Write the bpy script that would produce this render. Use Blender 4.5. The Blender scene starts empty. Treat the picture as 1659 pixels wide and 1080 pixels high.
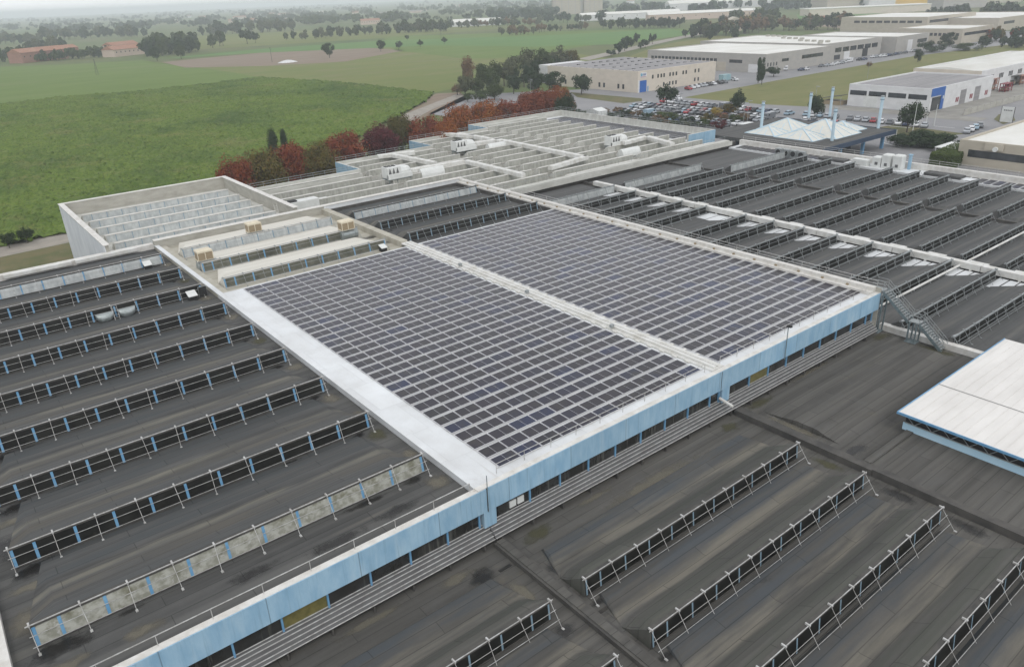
import bpy, math, random
from mathutils import Vector, Matrix, noise
random.seed(11)
S = bpy.context.scene
# ---------------------------------------------------------------- camera
FPX, PITCH, ROLL, YAW, CAMH = 1229.41, 0.420826, -0.0423587, -0.6559348, 32.0
ROT = Matrix.Rotation(YAW, 3, 'Z') @ Matrix.Rotation(math.pi/2-PITCH, 3, 'X') @ Matrix.Rotation(ROLL, 3, 'Z')
cam = bpy.data.cameras.new('camera'); co = bpy.data.objects.new('camera', cam); S.collection.objects.link(co)
cam.sensor_width = 36; cam.lens = FPX/1659*36; cam.clip_end = 40000; cam.clip_start = .5
co.matrix_world = Matrix.Translation((0, 0, CAMH)) @ ROT.to_4x4()
S.camera = co
# ---------------------------------------------------------------- sky, sun, exposure
SUN_EL, SUN_AZ = math.radians(48), math.radians(205)
w = bpy.data.worlds.new('World'); S.world = w; w.use_nodes = True
nt = w.node_tree; nt.nodes.clear()
sky = nt.nodes.new('ShaderNodeTexSky'); sky.sky_type = 'NISHITA'; sky.sun_disc = False
sky.sun_elevation = SUN_EL; sky.sun_rotation = SUN_AZ; sky.dust_density = 1; sky.air_density = 1.0; sky.altitude = 50
hs = nt.nodes.new('ShaderNodeHueSaturation'); hs.inputs['Saturation'].default_value = .22
bg = nt.nodes.new('ShaderNodeBackground'); bg.inputs[1].default_value = 0.15
ow = nt.nodes.new('ShaderNodeOutputWorld')
veil = nt.nodes.new('ShaderNodeMix'); veil.data_type = 'RGBA'; veil.inputs[0].default_value = .72; veil.inputs[7].default_value = (5.2, 5.3, 5.5, 1)   # even cloud cover over the clear sky
nt.links.new(sky.outputs[0], hs.inputs['Color']); nt.links.new(hs.outputs[0], veil.inputs[6]); nt.links.new(veil.outputs[2], bg.inputs[0]); nt.links.new(bg.outputs[0], ow.inputs[0])
sl = bpy.data.lights.new('sun', 'SUN'); sl.energy = 0.7; sl.angle = math.radians(22); sl.color = (1, .97, .93)
so = bpy.data.objects.new('sun', sl); S.collection.objects.link(so)
so.rotation_euler = (math.pi/2-SUN_EL, 0, math.pi-SUN_AZ)
S.view_settings.view_transform = 'Standard'; S.view_settings.look = 'None'; S.view_settings.gamma = 1
S.view_settings.exposure = 0.56
S.render.engine = 'CYCLES'
S.cycles.max_bounces = 14; S.cycles.volume_bounces = 12; S.cycles.transparent_max_bounces = 6

ZG = -10.0
def G(px, py, z=ZG):
    d = ROT @ Vector((px-829.5, 540-py, -FPX)); t = (z-CAMH)/d.z
    return Vector((d.x*t, d.y*t, z))
# ---------------------------------------------------------------- materials
def mk(name, c1, c2=None, sc=(1, 1, 1), detail=5, rough=.85, bump=0, bsc=8, metal=0, lay=(), fac=(.35, .65), spec=.4, brick=None, rnd=None, lspace=None, bands=()):
    m = bpy.data.materials.new(name); m.use_nodes = True; n = m.node_tree.nodes; l = m.node_tree.links
    b = n['Principled BSDF']; b.inputs['Roughness'].default_value = rough; b.inputs['Metallic'].default_value = metal
    b.inputs['Specular IOR Level'].default_value = spec
    pos = n.new('ShaderNodeNewGeometry').outputs['Position']
    if lspace: pos = n.new('ShaderNodeTexCoord').outputs['Object']
    def nz(scl, det, rg=.6):
        mp = n.new('ShaderNodeMapping'); mp.inputs['Scale'].default_value = scl
        t = n.new('ShaderNodeTexNoise'); t.inputs['Scale'].default_value = 1; t.inputs['Detail'].default_value = det; t.inputs['Roughness'].default_value = rg
        l.new(pos, mp.inputs[0]); l.new(mp.outputs[0], t.inputs['Vector']); return t.outputs[0]
    def mix(f, a, bcol, mode='MIX'):
        x = n.new('ShaderNodeMix'); x.data_type = 'RGBA'; x.blend_type = mode
        if isinstance(f, (int, float)): x.inputs[0].default_value = f
        else: l.new(f, x.inputs[0])
        for sck, v in ((x.inputs[6], a), (x.inputs[7], bcol)):
            if isinstance(v, tuple): sck.default_value = (*v, 1)
            else: l.new(v, sck)
        return x.outputs[2]
    def rng(v, a, bb):
        r = n.new('ShaderNodeMapRange'); r.inputs[1].default_value = a; r.inputs[2].default_value = bb; l.new(v, r.inputs[0]); return r.outputs[0]
    col = c1
    if c2: col = mix(rng(nz(sc, detail), *fac), c1, c2)
    for (c, s_, a, bb, amt) in lay:
        f = n.new('ShaderNodeMath'); f.operation = 'MULTIPLY'; f.inputs[1].default_value = amt
        l.new(rng(nz(s_, 6, .62), a, bb), f.inputs[0]); col = mix(f.outputs[0], col, c)
    if bands:
        sp = n.new('ShaderNodeSeparateXYZ'); l.new(n.new('ShaderNodeTexCoord').outputs['Object'], sp.inputs[0]); yv = n.new('ShaderNodeMath'); yv.operation = 'MULTIPLY_ADD'; yv.inputs[1].default_value = 1.5; l.new(nz((.12, .8, 1), 6), yv.inputs[0])
        ad = n.new('ShaderNodeMath'); ad.operation = 'SUBTRACT'; ad.inputs[1].default_value = .75; l.new(sp.outputs['Y'], ad.inputs[0]); l.new(ad.outputs[0], yv.inputs[2]); brk = rng(nz((.16, 1.4, 1), 7), .36, .6)
        for (y0, y1, c, amt) in bands:
            f1 = n.new('ShaderNodeMath'); f1.operation = 'MULTIPLY'; l.new(rng(yv.outputs[0], y0-.25, y0+.25), f1.inputs[0]); l.new(rng(yv.outputs[0], y1+.25, y1-.25), f1.inputs[1])
            f2 = n.new('ShaderNodeMath'); f2.operation = 'MULTIPLY'; l.new(f1.outputs[0], f2.inputs[0]); l.new(brk, f2.inputs[1])
            f3 = n.new('ShaderNodeMath'); f3.operation = 'MULTIPLY'; f3.inputs[1].default_value = amt; l.new(f2.outputs[0], f3.inputs[0]); col = mix(f3.outputs[0], col, c)
    if brick:
        (bw, bh, mort, dark, amt) = brick
        mp = n.new('ShaderNodeMapping'); l.new(pos, mp.inputs[0])
        t = n.new('ShaderNodeTexBrick'); t.inputs['Scale'].default_value = 1; t.inputs['Brick Width'].default_value = bw; t.inputs['Row Height'].default_value = bh
        t.inputs['Mortar Size'].default_value = mort; t.inputs['Color1'].default_value = (1, 1, 1, 1); t.inputs['Color2'].default_value = (.82, .82, .82, 1); t.inputs['Mortar'].default_value = (dark, dark, dark, 1)
        l.new(mp.outputs[0], t.inputs['Vector']); col = mix(amt, col, t.outputs[0], 'MULTIPLY')
    if rnd:
        oi = n.new('ShaderNodeObjectInfo'); r = rng(oi.outputs['Random'], 0, 1); col = mix(r, col, mix(.75, col, rnd))
    if isinstance(col, tuple): b.inputs['Base Color'].default_value = (*col, 1)
    else: l.new(col, b.inputs['Base Color'])
    if bump:
        bp = n.new('ShaderNodeBump'); bp.inputs['Strength'].default_value = bump; bp.inputs['Distance'].default_value = .1
        l.new(nz((bsc, bsc, bsc), 4), bp.inputs['Height']); l.new(bp.outputs[0], b.inputs['Normal'])
    return m
M = {}
def felt(name, a, b, st=.35, br=.7, bands=()):
    return mk(name, a, b, sc=(.035, 1.0, .6), detail=8, rough=.93, bump=.25, bsc=3, fac=(.38, .62), spec=.25,
      lay=[((.17, .155, .125), (.05, 1.3, 1), .6, .72, st), ((.028, .027, .026), (.03, .9, 1), .6, .78, .5), ((.15, .13, .09), (.22, .3, 1), .66, .74, st*.6), ((.11, .11, .108), (.4, .5, 1), .5, .8, .4), ((.02, .019, .018), (.16, .2, 1), .7, .74, .55)],
      brick=(9, 1.02, .03, .4, br), bands=bands)
M['felt'] = felt('dark_bitumen_felt', (.064, .064, .062), (.1, .099, .094))
M['felt2'] = felt('brownish_bitumen_felt', (.07, .067, .061), (.11, .105, .095), .5)
M['felt3'] = felt('smooth_grey_felt', (.075, .076, .075), (.105, .105, .102), .12, .3)
M['feltL'] = felt('felt_on_long_shells', (.064, .065, .064), (.096, .095, .091), bands=[(5.2, 9, (.066, .072, .074), .9), (3.6, 4.4, (.17, .16, .13), .8), (2.2, 3.5, (.105, .097, .082), .8), (4.5, 5.0, (.042, .041, .039), .7), (-1, 1.6, (.075, .079, .079), .8)])
M['feltF'] = felt('felt_on_short_shells', (.068, .066, .061), (.105, .1, .09), bands=[(3.6, 6, (.066, .073, .079), .95), (2.4, 3.5, (.165, .152, .125), .85), (-1, 2.2, (.083, .085, .072), .95)])
M['feltR'] = felt('felt_on_right_shells', (.075, .076, .075), (.105, .104, .1), .2, .4, bands=[(3.4, 6, (.075, .079, .08), .6), (2.3, 3.0, (.14, .134, .12), .6)])
M['kerb'] = mk('dark_felt_kerb', (.05, .048, .045), (.085, .08, .072), sc=(.8, .8, .8), rough=.9, lay=[((.13, .12, .1), (.5, .5, .5), .6, .75, .4)])
M['wet'] = mk('wet_stained_felt', (.012, .011, .01), (.03, .026, .02), sc=(1, 1, 1), rough=.45)
M['white'] = mk('white_roof_membrane', (.66, .68, .69), (.57, .58, .58), sc=(.3, .3, .3), rough=.6, lay=[((.42, .41, .38), (.5, .5, .5), .6, .78, .5), ((.5, .49, .47), (2.2, .25, 1), .58, .74, .5)], brick=(3.0, 5.2, .03, .72, .55))
M['whitef'] = mk('grey_membrane_under_panels', (.5, .5, .5), (.4, .4, .4), sc=(.5, .5, .5), rough=.7)
M['whited'] = mk('dirty_white_membrane', (.5, .5, .46), (.38, .375, .34), sc=(.25, .9, .5), rough=.75, lay=[((.22, .21, .17), (.35, .7, .5), .6, .75, .5), ((.6, .6, .57), (.2, .6, 1), .6, .7, .4)])
M['beigeS'] = mk('cream_shell_membrane', (.6, .58, .52), (.5, .48, .42), sc=(.06, .8, .5), rough=.75, lay=[((.3, .27, .2), (.2, .5, 1), .64, .75, .5)])
M['beige'] = mk('beige_roof_membrane', (.42, .40, .34), (.34, .32, .26), sc=(.08, .8, .5), rough=.8, lay=[((.17, .14, .09), (.3, .35, 1), .66, .75, .6), ((.5, .48, .42), (.1, 1, 1), .6, .75, .4)], brick=(9, 1.02, .03, .85, .4))
M['bdeck'] = mk('grey_membrane_valley', (.30, .295, .26), (.2, .195, .17), sc=(.2, .5, .5), rough=.85, lay=[((.1, .09, .07), (.3, .6, 1), .62, .75, .5)])
M['coping'] = mk('weathered_white_coping', (.62, .61, .58), (.5, .48, .44), sc=(1.2, 1.2, 1), rough=.6, lay=[((.3, .25, .2), (2, 2, 1), .62, .75, .5)])
M['concw'] = mk('pale_concrete_parapet', (.4, .385, .34), (.31, .3, .26), sc=(.4, .4, 1.2), rough=.85, lay=[((.2, .19, .16), (.7, .7, .3), .6, .78, .4)])
M['blue'] = mk('weathered_blue_paint', (.22, .38, .52), (.32, .48, .60), sc=(.9, .9, .35), detail=8, rough=.6, lay=[((.42, .55, .63), (1.2, 1.2, .2), .52, .7, .5), ((.17, .28, .37), (4, 4, .18), .55, .7, .6), ((.3, .25, .2), (6, 6, .12), .7, .78, .5)], brick=(6.1, 80, .035, .45, .8))
M['blued'] = mk('blue_mullion_paint', (.10, .25, .42), (.15, .31, .47), sc=(2, 2, 2), rough=.5)
M['bluem'] = mk('muted_blue_steel', (.16, .24, .30), (.2, .28, .34), sc=(2, 2, 2), rough=.5)
M['glass'] = mk('dark_skylight_glass', (.008, .008, .0075), (.02, .02, .017), sc=(.7, .7, .7), rough=.4, spec=.2, lay=[((.07, .068, .05), (.35, .5, .9), .62, .76, .7)])
M['glassg'] = mk('green_grey_skylight_sheet', (.07, .072, .05), (.12, .118, .09), sc=(.9, .9, .9), rough=.5, lay=[((.02, .02, .015), (.3, .3, .5), .52, .68, .7)])
M['poly'] = mk('mottled_translucent_sheet', (.22, .22, .18), (.36, .36, .32), sc=(1.3, 1.3, 1.6), rough=.5, fac=(.42, .58), lay=[((.11, .105, .06), (.9, .9, .9), .55, .68, .75), ((.5, .5, .48), (2, 2, 2), .62, .7, .5)])
M['polyg'] = mk('pale_translucent_sheet', (.33, .35, .35), (.45, .47, .46), sc=(1.3, 1.3, .6), rough=.5, fac=(.4, .6), lay=[((.55, .58, .6), (2.5, 2.5, .2), .6, .7, .4)])
M['wmull'] = mk('faint_sheet_joint', (.33, .33, .3), rough=.6)
M['polyw'] = mk('grey_weathered_sheet', (.27, .27, .24), (.37, .37, .33), sc=(1.8, 1.8, .4), rough=.6, fac=(.4, .6), lay=[((.17, .165, .14), (1.2, 1.2, .5), .6, .72, .6)])
M['rail'] = mk('white_galvanised_pipe', (.5, .5, .49), (.3, .29, .27), sc=(3, 3, 3), rough=.45, metal=.1)
M['steel'] = mk('grey_galvanised_steel', (.24, .26, .26), (.33, .35, .35), sc=(3, 3, 3), rough=.5, metal=.3)
M['steeld'] = mk('green_grey_steel', (.12, .16, .17), (.19, .23, .24), sc=(3, 3, 3), rough=.5, metal=.3)
M['winframe'] = mk('dark_window_band', (.014, .014, .013), (.03, .03, .028), sc=(.5, .5, .5), rough=.12, spec=.6, lay=[((.1, .1, .09), (2.2, 2.2, .15), .55, .66, .7), ((.05, .055, .06), (.4, .4, .6), .5, .7, .6)])
M['yellowpane'] = mk('yellow_stained_pane', (.16, .14, .05), (.1, .09, .03), sc=(2, 2, 2), rough=.4)
M['louvre'] = mk('grey_sheet_skirt', (.085, .085, .085), (.13, .13, .13), sc=(.5, 3, 3), rough=.6, metal=.2)
M['ahu'] = mk('white_painted_metal', (.62, .63, .61), (.54, .55, .53), sc=(1, 1, 1), rough=.5)
M['dark'] = mk('dark_opening', (.02, .02, .02), rough=.8)
M['cream'] = mk('cream_plastic', (.62, .56, .43), (.52, .46, .35), sc=(2, 2, 2), rough=.6)
M['brownl'] = mk('brown_louvre', (.30, .24, .15), (.22, .17, .11), sc=(1, 1, 20), rough=.7)
M['silver'] = mk('silver_wrapped_duct', (.35, .38, .38), (.24, .27, .26), sc=(2, 2, 2), rough=.4, metal=.5)
M['insul'] = mk('white_duct_cladding', (.62, .62, .6), (.47, .46, .42), sc=(.8, .8, .8), rough=.6, lay=[((.3, .28, .22), (.8, .8, .8), .62, .75, .4)])
# solar cells: every module slightly different (position hashed)
def panel_mat():
    m = bpy.data.materials.new('solar_cell_glass'); m.use_nodes = True; n = m.node_tree.nodes; l = m.node_tree.links
    b = n['Principled BSDF']; b.inputs['Roughness'].default_value = .28; b.inputs['Specular IOR Level'].default_value = .32
    g = n.new('ShaderNodeNewGeometry'); mp = n.new('ShaderNodeMapping'); mp.inputs['Scale'].default_value = (1/2.12, 1/1.57, 0)
    mp.inputs['Location'].default_value = (-27.79/2.12, -38.2/1.57, 0)
    f = n.new('ShaderNodeVectorMath'); f.operation = 'FLOOR'; wn = n.new('ShaderNodeTexWhiteNoise'); wn.noise_dimensions = '2D'
    l.new(g.outputs['Position'], mp.inputs[0]); l.new(mp.outputs[0], f.inputs[0]); l.new(f.outputs[0], wn.inputs['Vector'])
    r = n.new('ShaderNodeValToRGB'); e = r.color_ramp.elements
    e[0].color = (.012, .011, .016, 1); e[1].color = (.018, .014, .022, 1); e[0].position = 0; e[1].position = .5
    x = r.color_ramp.elements.new(.86); x.color = (.013, .014, .03, 1); x = r.color_ramp.elements.new(.96); x.color = (.01, .016, .05, 1)
    l.new(wn.outputs[0], r.inputs[0])
    nz = n.new('ShaderNodeTexNoise'); nz.inputs['Scale'].default_value = .9; nz.inputs['Detail'].default_value = 6; l.new(g.outputs['Position'], nz.inputs['Vector'])
    mr = n.new('ShaderNodeMapRange'); mr.inputs[1].default_value = .45; mr.inputs[2].default_value = .75; l.new(nz.outputs[0], mr.inputs[0])
    mx = n.new('ShaderNodeMix'); mx.data_type = 'RGBA'; mx.inputs[7].default_value = (.03, .027, .026, 1); l.new(mr.outputs[0], mx.inputs[0]); l.new(r.outputs[0], mx.inputs[6])
    l.new(mx.outputs[2], b.inputs['Base Color']); return m
def decal(name, c, rough):
    m = bpy.data.materials.new(name); m.use_nodes = True; n = m.node_tree.nodes; l = m.node_tree.links; b = n['Principled BSDF']; b.inputs['Base Color'].default_value = (*c, 1); b.inputs['Roughness'].default_value = rough
    tc = n.new('ShaderNodeTexCoord'); ln = n.new('ShaderNodeVectorMath'); ln.operation = 'LENGTH'; l.new(tc.outputs['Object'], ln.inputs[0])
    g = n.new('ShaderNodeNewGeometry'); t = n.new('ShaderNodeTexNoise'); t.inputs['Scale'].default_value = 1.1; t.inputs['Detail'].default_value = 7; t.inputs['Roughness'].default_value = .65; l.new(g.outputs['Position'], t.inputs['Vector'])
    a = n.new('ShaderNodeMath'); a.operation = 'MULTIPLY_ADD'; a.inputs[1].default_value = -2.2; a.inputs[2].default_value = 1.0; l.new(ln.outputs['Value'], a.inputs[0])
    d = n.new('ShaderNodeMath'); d.operation = 'MULTIPLY_ADD'; d.inputs[1].default_value = 3.2; l.new(t.outputs[0], d.inputs[0]); l.new(a.outputs[0], d.inputs[2])
    e = n.new('ShaderNodeMath'); e.operation = 'SUBTRACT'; e.inputs[1].default_value = 1.0; e.use_clamp = True; l.new(d.outputs[0], e.inputs[0]); k = n.new('ShaderNodeMath'); k.operation = 'MULTIPLY'; k.inputs[1].default_value = .65; l.new(e.outputs[0], k.inputs[0]); l.new(k.outputs[0], b.inputs['Alpha'])
    return m
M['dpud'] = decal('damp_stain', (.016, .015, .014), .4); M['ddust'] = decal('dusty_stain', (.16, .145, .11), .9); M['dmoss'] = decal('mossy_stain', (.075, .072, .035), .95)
M['cell'] = panel_mat()
M['cellframe'] = mk('aluminium_module_frame', (.62, .62, .64), rough=.45, metal=.1)
# ---------------------------------------------------------------- mesh builder
class MB:
    def __init__(s): s.v = []; s.f = []; s.m = []
    def face(s, pts, mi=0):
        k = len(s.v); s.v += [tuple(p) for p in pts]; s.f.append(tuple(range(k, k+len(pts)))); s.m.append(mi)
    def box(s, x0, y0, z0, x1, y1, z1, mi=0):
        if x0 > x1: x0, x1 = x1, x0
        if y0 > y1: y0, y1 = y1, y0
        if z0 > z1: z0, z1 = z1, z0
        k = len(s.v); s.v += [(x0,y0,z0),(x1,y0,z0),(x1,y1,z0),(x0,y1,z0),(x0,y0,z1),(x1,y0,z1),(x1,y1,z1),(x0,y1,z1)]
        for q in ((0,3,2,1),(4,5,6,7),(0,1,5,4),(1,2,6,5),(2,3,7,6),(3,0,4,7)): s.f.append(tuple(k+i for i in q)); s.m.append(mi)
        return s
    def tube(s, p, q, r, n=4, mi=0, r2=None, cap=True):
        p = Vector(p); q = Vector(q); d = (q-p).normalized(); a = d.cross(Vector((0,0,1)))
        if a.length < .01: a = Vector((1,0,0))
        a.normalize(); b = d.cross(a); k = len(s.v); r2 = r if r2 is None else r2
        for c, rr in ((p, r), (q, r2)):
            for i in range(n):
                t = 2*math.pi*(i+.5)/n; s.v.append(tuple(c+a*math.cos(t)*rr+b*math.sin(t)*rr))
        for i in range(n): j = (i+1) % n; s.f.append((k+i, k+j, k+n+j, k+n+i)); s.m.append(mi)
        if cap: s.f.append(tuple(k+i for i in reversed(range(n)))); s.m.append(mi); s.f.append(tuple(k+n+i for i in range(n))); s.m.append(mi)
        return s
    def loft(s, secs, mi=0, closed=False, caps=True):     # list of equal-length point rings
        k = len(s.v); n = len(secs[0])
        for r in secs: s.v += [tuple(p) for p in r]
        for a in range(len(secs)-1):
            for i in range(n if closed else n-1):
                j = (i+1) % n; s.f.append((k+a*n+i, k+a*n+j, k+(a+1)*n+j, k+(a+1)*n+i)); s.m.append(mi)
        if caps: s.f.append(tuple(k+i for i in reversed(range(n)))); s.m.append(mi); s.f.append(tuple(k+(len(secs)-1)*n+i for i in range(n))); s.m.append(mi)
        return s
    def prism(s, pts, z0, z1, mi=0, side=None):
        k = len(s.v); n = len(pts); s.v += [(p[0], p[1], z0) for p in pts]+[(p[0], p[1], z1) for p in pts]
        s.f.append(tuple(k+n+i for i in range(n))); s.m.append(mi); s.f.append(tuple(k+i for i in reversed(range(n)))); s.m.append(mi)
        for i in range(n): j = (i+1) % n; s.f.append((k+i, k+j, k+n+j, k+n+i)); s.m.append(mi if side is None else side)
        return s
    def mesh(s, name, mats, smooth=False):
        me = bpy.data.meshes.new(name); me.from_pydata(s.v, [], s.f)
        for m_ in (mats if isinstance(mats, (list, tuple)) else [mats]): me.materials.append(M[m_] if isinstance(m_, str) else m_)
        me.polygons.foreach_set('material_index', s.m)
        if smooth: me.polygons.foreach_set('use_smooth', [True]*len(s.f))
        me.update(); return me
    def build(s, name, mats, parent=None, loc=(0,0,0), rz=0, smooth=False):
        return ob(name, s.mesh(name, mats, smooth), parent, loc, rz)
def ob(name, data, parent=None, loc=(0,0,0), rz=0, scale=None):
    o = bpy.data.objects.new(name, data); S.collection.objects.link(o); o.location = loc; o.rotation_euler = (0,0,rz)
    if scale: o.scale = scale if hasattr(scale, '__len__') else (scale,)*3
    if parent: o.parent = parent
    return o
def tag(o, label=None, cat=None, group=None, kind=None):
    if label: o['label'] = label
    if cat: o['category'] = cat
    if group: o['group'] = group
    if kind: o['kind'] = kind
    return o
def thing(name, label, cat, loc=(0,0,0), rz=0, group=None):
    return tag(ob(name, None, None, loc, rz), label, cat, group)
def put(proto, parent, loc):            # proto = (name, mesh, [(subname, mesh), ...])
    o = ob(proto[0], proto[1], parent, loc)
    for it in proto[2]:
        for off in (it[2] if len(it) > 2 else [(0,0,0)]): ob(it[0], it[1], o, off)
    return o
ORD = 'first second third fourth fifth sixth seventh eighth ninth tenth eleventh twelfth thirteenth fourteenth fifteenth sixteenth seventeenth eighteenth nineteenth twentieth'.split()
ORD += ['twenty-'+o for o in ORD[:9]]+['thirtieth']+['thirty-'+o for o in ORD[:9]]+['fortieth']+['forty-'+o for o in ORD[:9]]
# ---------------------------------------------------------------- saw-tooth skylights
def skylight(L, h, prof, roofm, glm, railm, mull=None, mullw=.2, step=2.4, foot=1.05, taper=1.5, inset=0, lean=.25, thin=False, capm='kerb', mstep=None, rr=.026):
    """ridge along x at y=0; glazing faces -y; prof = [(y, z)] behind ridge down to 0"""
    near = [(y, z) for y, z in prof if y <= 2.3]; yN = 2.3
    def ring(x, short):
        pts = [(x, -lean, 0), (x, 0, h)]
        for y, z in prof:
            if short: y2 = min(y, yN); z2 = z*max(0, 1-(y/yN))**.7 if y < yN else 0
            else: y2, z2 = y, z
            pts.append((x, y2, max(z2, 0)))
        return pts
    m = MB(); m.loft([ring(0, True), ring(taper, False), ring(L-taper, False), ring(L, True)])
    shell = m.mesh('roof_skylight', roofm)
    kids = []
    g = MB(); x0, x1 = inset+.12, L-.12; g.loft([[(x, -lean-.02, .12), (x, -.02, h-.1), (x, -.06, h-.1), (x, -lean-.06, .12)] for x in (x0, x1)], closed=True)
    kids.append(('glazing', g.mesh('glazing', glm)))
    cpm = MB(); cpm.loft([[(x, -.12, h-.04), (x, .22, h-.06), (x, .22, h+.05), (x, -.12, h+.05)] for x in (0, L)], closed=True); cpm.box(x0, -lean-.1, .02, x1, -lean+.02, .12)
    kids.append(('ridge_trim', cpm.mesh('ridge_trim', capm)))
    if mull:
        mm = MB(); mm.loft([[(x, -lean-.075, .1), (x, -.075, h-.06), (x, -.03, h-.06), (x, -lean-.03, .1)] for x in (-mullw/2, mullw/2)], closed=True)
        me = mm.mesh('mullion', mull); ms = mstep or step; nx = int((L-inset-.6)/ms)
        kids.append(('mullion', me, [(inset+ms*.62+i*ms, 0, 0) for i in range(nx)]+([(.2, 0, 0), (L-.2, 0, 0)] if railm else [])))
    if railm:
        r = MB(); zt = h+.12; r.tube((-.15, -.1, zt), (L+.15, -.1, zt), rr*1.5)
        for f in (.36, .72): r.tube((-.1, -.1-foot*f, zt*(1-f)), (L+.1, -.1-foot*f, zt*(1-f)), rr*.8)
        n = int(L/step); jr = random.Random(int(L*10)+len(glm))
        for i in range(n+1):
            x = min(.05+i*(L-.1)/n, L-.05); jx = jr.uniform(-.12, .12); jf = jr.uniform(-.1, .1)
            r.tube((x, -.02, zt+.03), (x+jx, -.1-foot+jf, .03), rr*.85)
            r.box(x+jx-.07, -.28-foot+jf, .0, x+jx+.07, -.06-foot+jf, .06); r.box(x-.05, -.2, zt-.05, x+.05, .15, zt+.07)
        kids.append(('guard_rail', r.mesh('guard_rail', railm)))
    return ('roof_skylight', shell, kids)
PL = [(.2, 1.4), (.8, 1.25), (1.5, .98), (2.3, .72), (3.4, .5), (5.0, .3), (7.0, .1), (7.9, 0)]
PF = [(.2, 1.4), (.6, 1.32), (1.1, 1.08), (1.6, .72), (2.1, .38), (2.5, .16), (3.2, .07), (3.6, .18), (4.4, .3), (5.1, .24), (5.35, 0)]
PBG = [(.2, 1.3), (1.5, 1.15), (3, .95), (4.6, .75), (6.0, .6), (6.5, .5), (6.8, 0)]
PS = [(.2, 1.4), (.6, 1.3), (1.1, 1.05), (1.6, .75), (2.2, .52), (3.2, .3), (4.4, .12), (5.2, 0)]
def railing(m, p, q, h=1.0, step=2.5, r=.03, mid=True):
    p = Vector(p); q = Vector(q); L = (q-p).length; n = max(1, int(L/step)); up = Vector((0,0,h))
    m.tube(p+up, q+up, r*1.2)
    if mid: m.tube(p+up*.5, q+up*.5, r)
    for i in range(n+1): a = p.lerp(q, i/n); m.tube(a, a+up, r)
    return m
SQ = MB(); SQ.face([(-1, -1, 0), (1, -1, 0), (1, 1, 0), (-1, 1, 0)])
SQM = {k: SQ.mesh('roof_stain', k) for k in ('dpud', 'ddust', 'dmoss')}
dz_ = [0]
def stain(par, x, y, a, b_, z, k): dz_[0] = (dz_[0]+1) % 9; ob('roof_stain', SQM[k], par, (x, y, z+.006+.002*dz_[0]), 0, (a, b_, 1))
# ================================================================ LEFT HALL  (dark saw-tooth roof, blue fascia)
ZB = -.5
hallL = thing('factory_hall', 'dark felt saw-tooth roof hall filling the left foreground, blue fascia along its front', 'factory hall', (0, 0, 0))
MB().box(-30, 37.35, -9.9, 24.75, 119.0, ZB).build('roof_deck', 'felt', hallL)
shL = skylight(25.9, 1.38, PL, 'feltL', 'glass', 'rail', 'blued', .18, foot=.85)
shLt = skylight(25.9, 1.38, PL, 'feltL', 'poly', 'rail', 'blued', .18, foot=.85)
shLp = skylight(25.9, 1.38, PL, 'feltL', 'polyg', 'rail', 'blued', .17, foot=.85)
for k in range(9):
    pr = shLt if k == 0 else (shLp if k == 8 else shL)
    o = put(pr, hallL, (-2.15, 42.5+8.43*k, ZB))
    if k == 0: o['label'] = 'skylight with pale mottled sheets nearest the blue fascia'
    if k == 8: o['label'] = 'skylight with pale blue-grey sheets farthest back'
m = MB(); m.box(-30, 36.85, -.35, 24.75, 37.35, .05); m.build('coping', 'coping', hallL)
m = MB(); m.box(-30, 36.78, -1.9, 25.42, 36.85, .02); m.box(-30, 36.85, -1.95, 25.42, 37.0, -1.8); m.build('fascia', 'blue', hallL)
m = MB(); railing(m, (-30, 37.2, .05), (24.3, 37.2, .05), .75, 3.0, .028, False); m.build('parapet_rail', 'rail', hallL)
m = MB(); m.box(-4.0, 37.36, ZB, -3.35, 118, .15); m.build('coping', 'coping', hallL)
m = MB(); m.box(-30, 118.2, -1.5, 24.7, 119.2, .25)
m.build('coping', 'coping', hallL)
for i, x in enumerate([5.5, 14.2]): MB().box(x, 117.5, -.1, x+8.2, 118.15, .35).build('roof_duct', 'insul', hallL)
# wet marks below the left ends
def blob(cx, cy, rx, ry, z, seed, n=22, jag=.25):
    rg = random.Random(seed); return [(cx+rx*(1+rg.uniform(-jag, jag))*math.cos(2*math.pi*i/n), cy+ry*(1+rg.uniform(-jag, jag))*math.sin(2*math.pi*i/n), z) for i in range(n)]
rs = random.Random(4)
for k in range(9):
    y = 42.5+8.43*k
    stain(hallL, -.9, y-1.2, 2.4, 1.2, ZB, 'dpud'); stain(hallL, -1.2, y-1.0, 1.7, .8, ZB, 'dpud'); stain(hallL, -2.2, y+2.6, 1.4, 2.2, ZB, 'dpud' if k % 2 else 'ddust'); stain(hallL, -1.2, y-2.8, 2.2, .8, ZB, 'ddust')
    stain(hallL, 23.9+rs.uniform(-.5, .4), y-1.6+rs.uniform(-.4, .6), 1.3, 1.5, ZB, 'dmoss' if k % 3 == 1 else 'ddust'); stain(hallL, 24.1, y+2.5+rs.uniform(-1, 1), .9, 1.6, ZB, rs.choice(['ddust', 'dpud']))
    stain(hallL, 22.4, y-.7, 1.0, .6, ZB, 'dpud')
    for j in range(2): stain(hallL, rs.uniform(1, 20), y-.75, rs.uniform(1, 3), .45, ZB, rs.choice(['dpud', 'ddust', 'dpud']))
for x in (3, 9.5, 15, 20): stain(hallL, x, 39.6+rs.uniform(-1, .6), rs.uniform(2, 3.5), .8, ZB, rs.choice(['ddust', 'dpud']))
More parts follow.
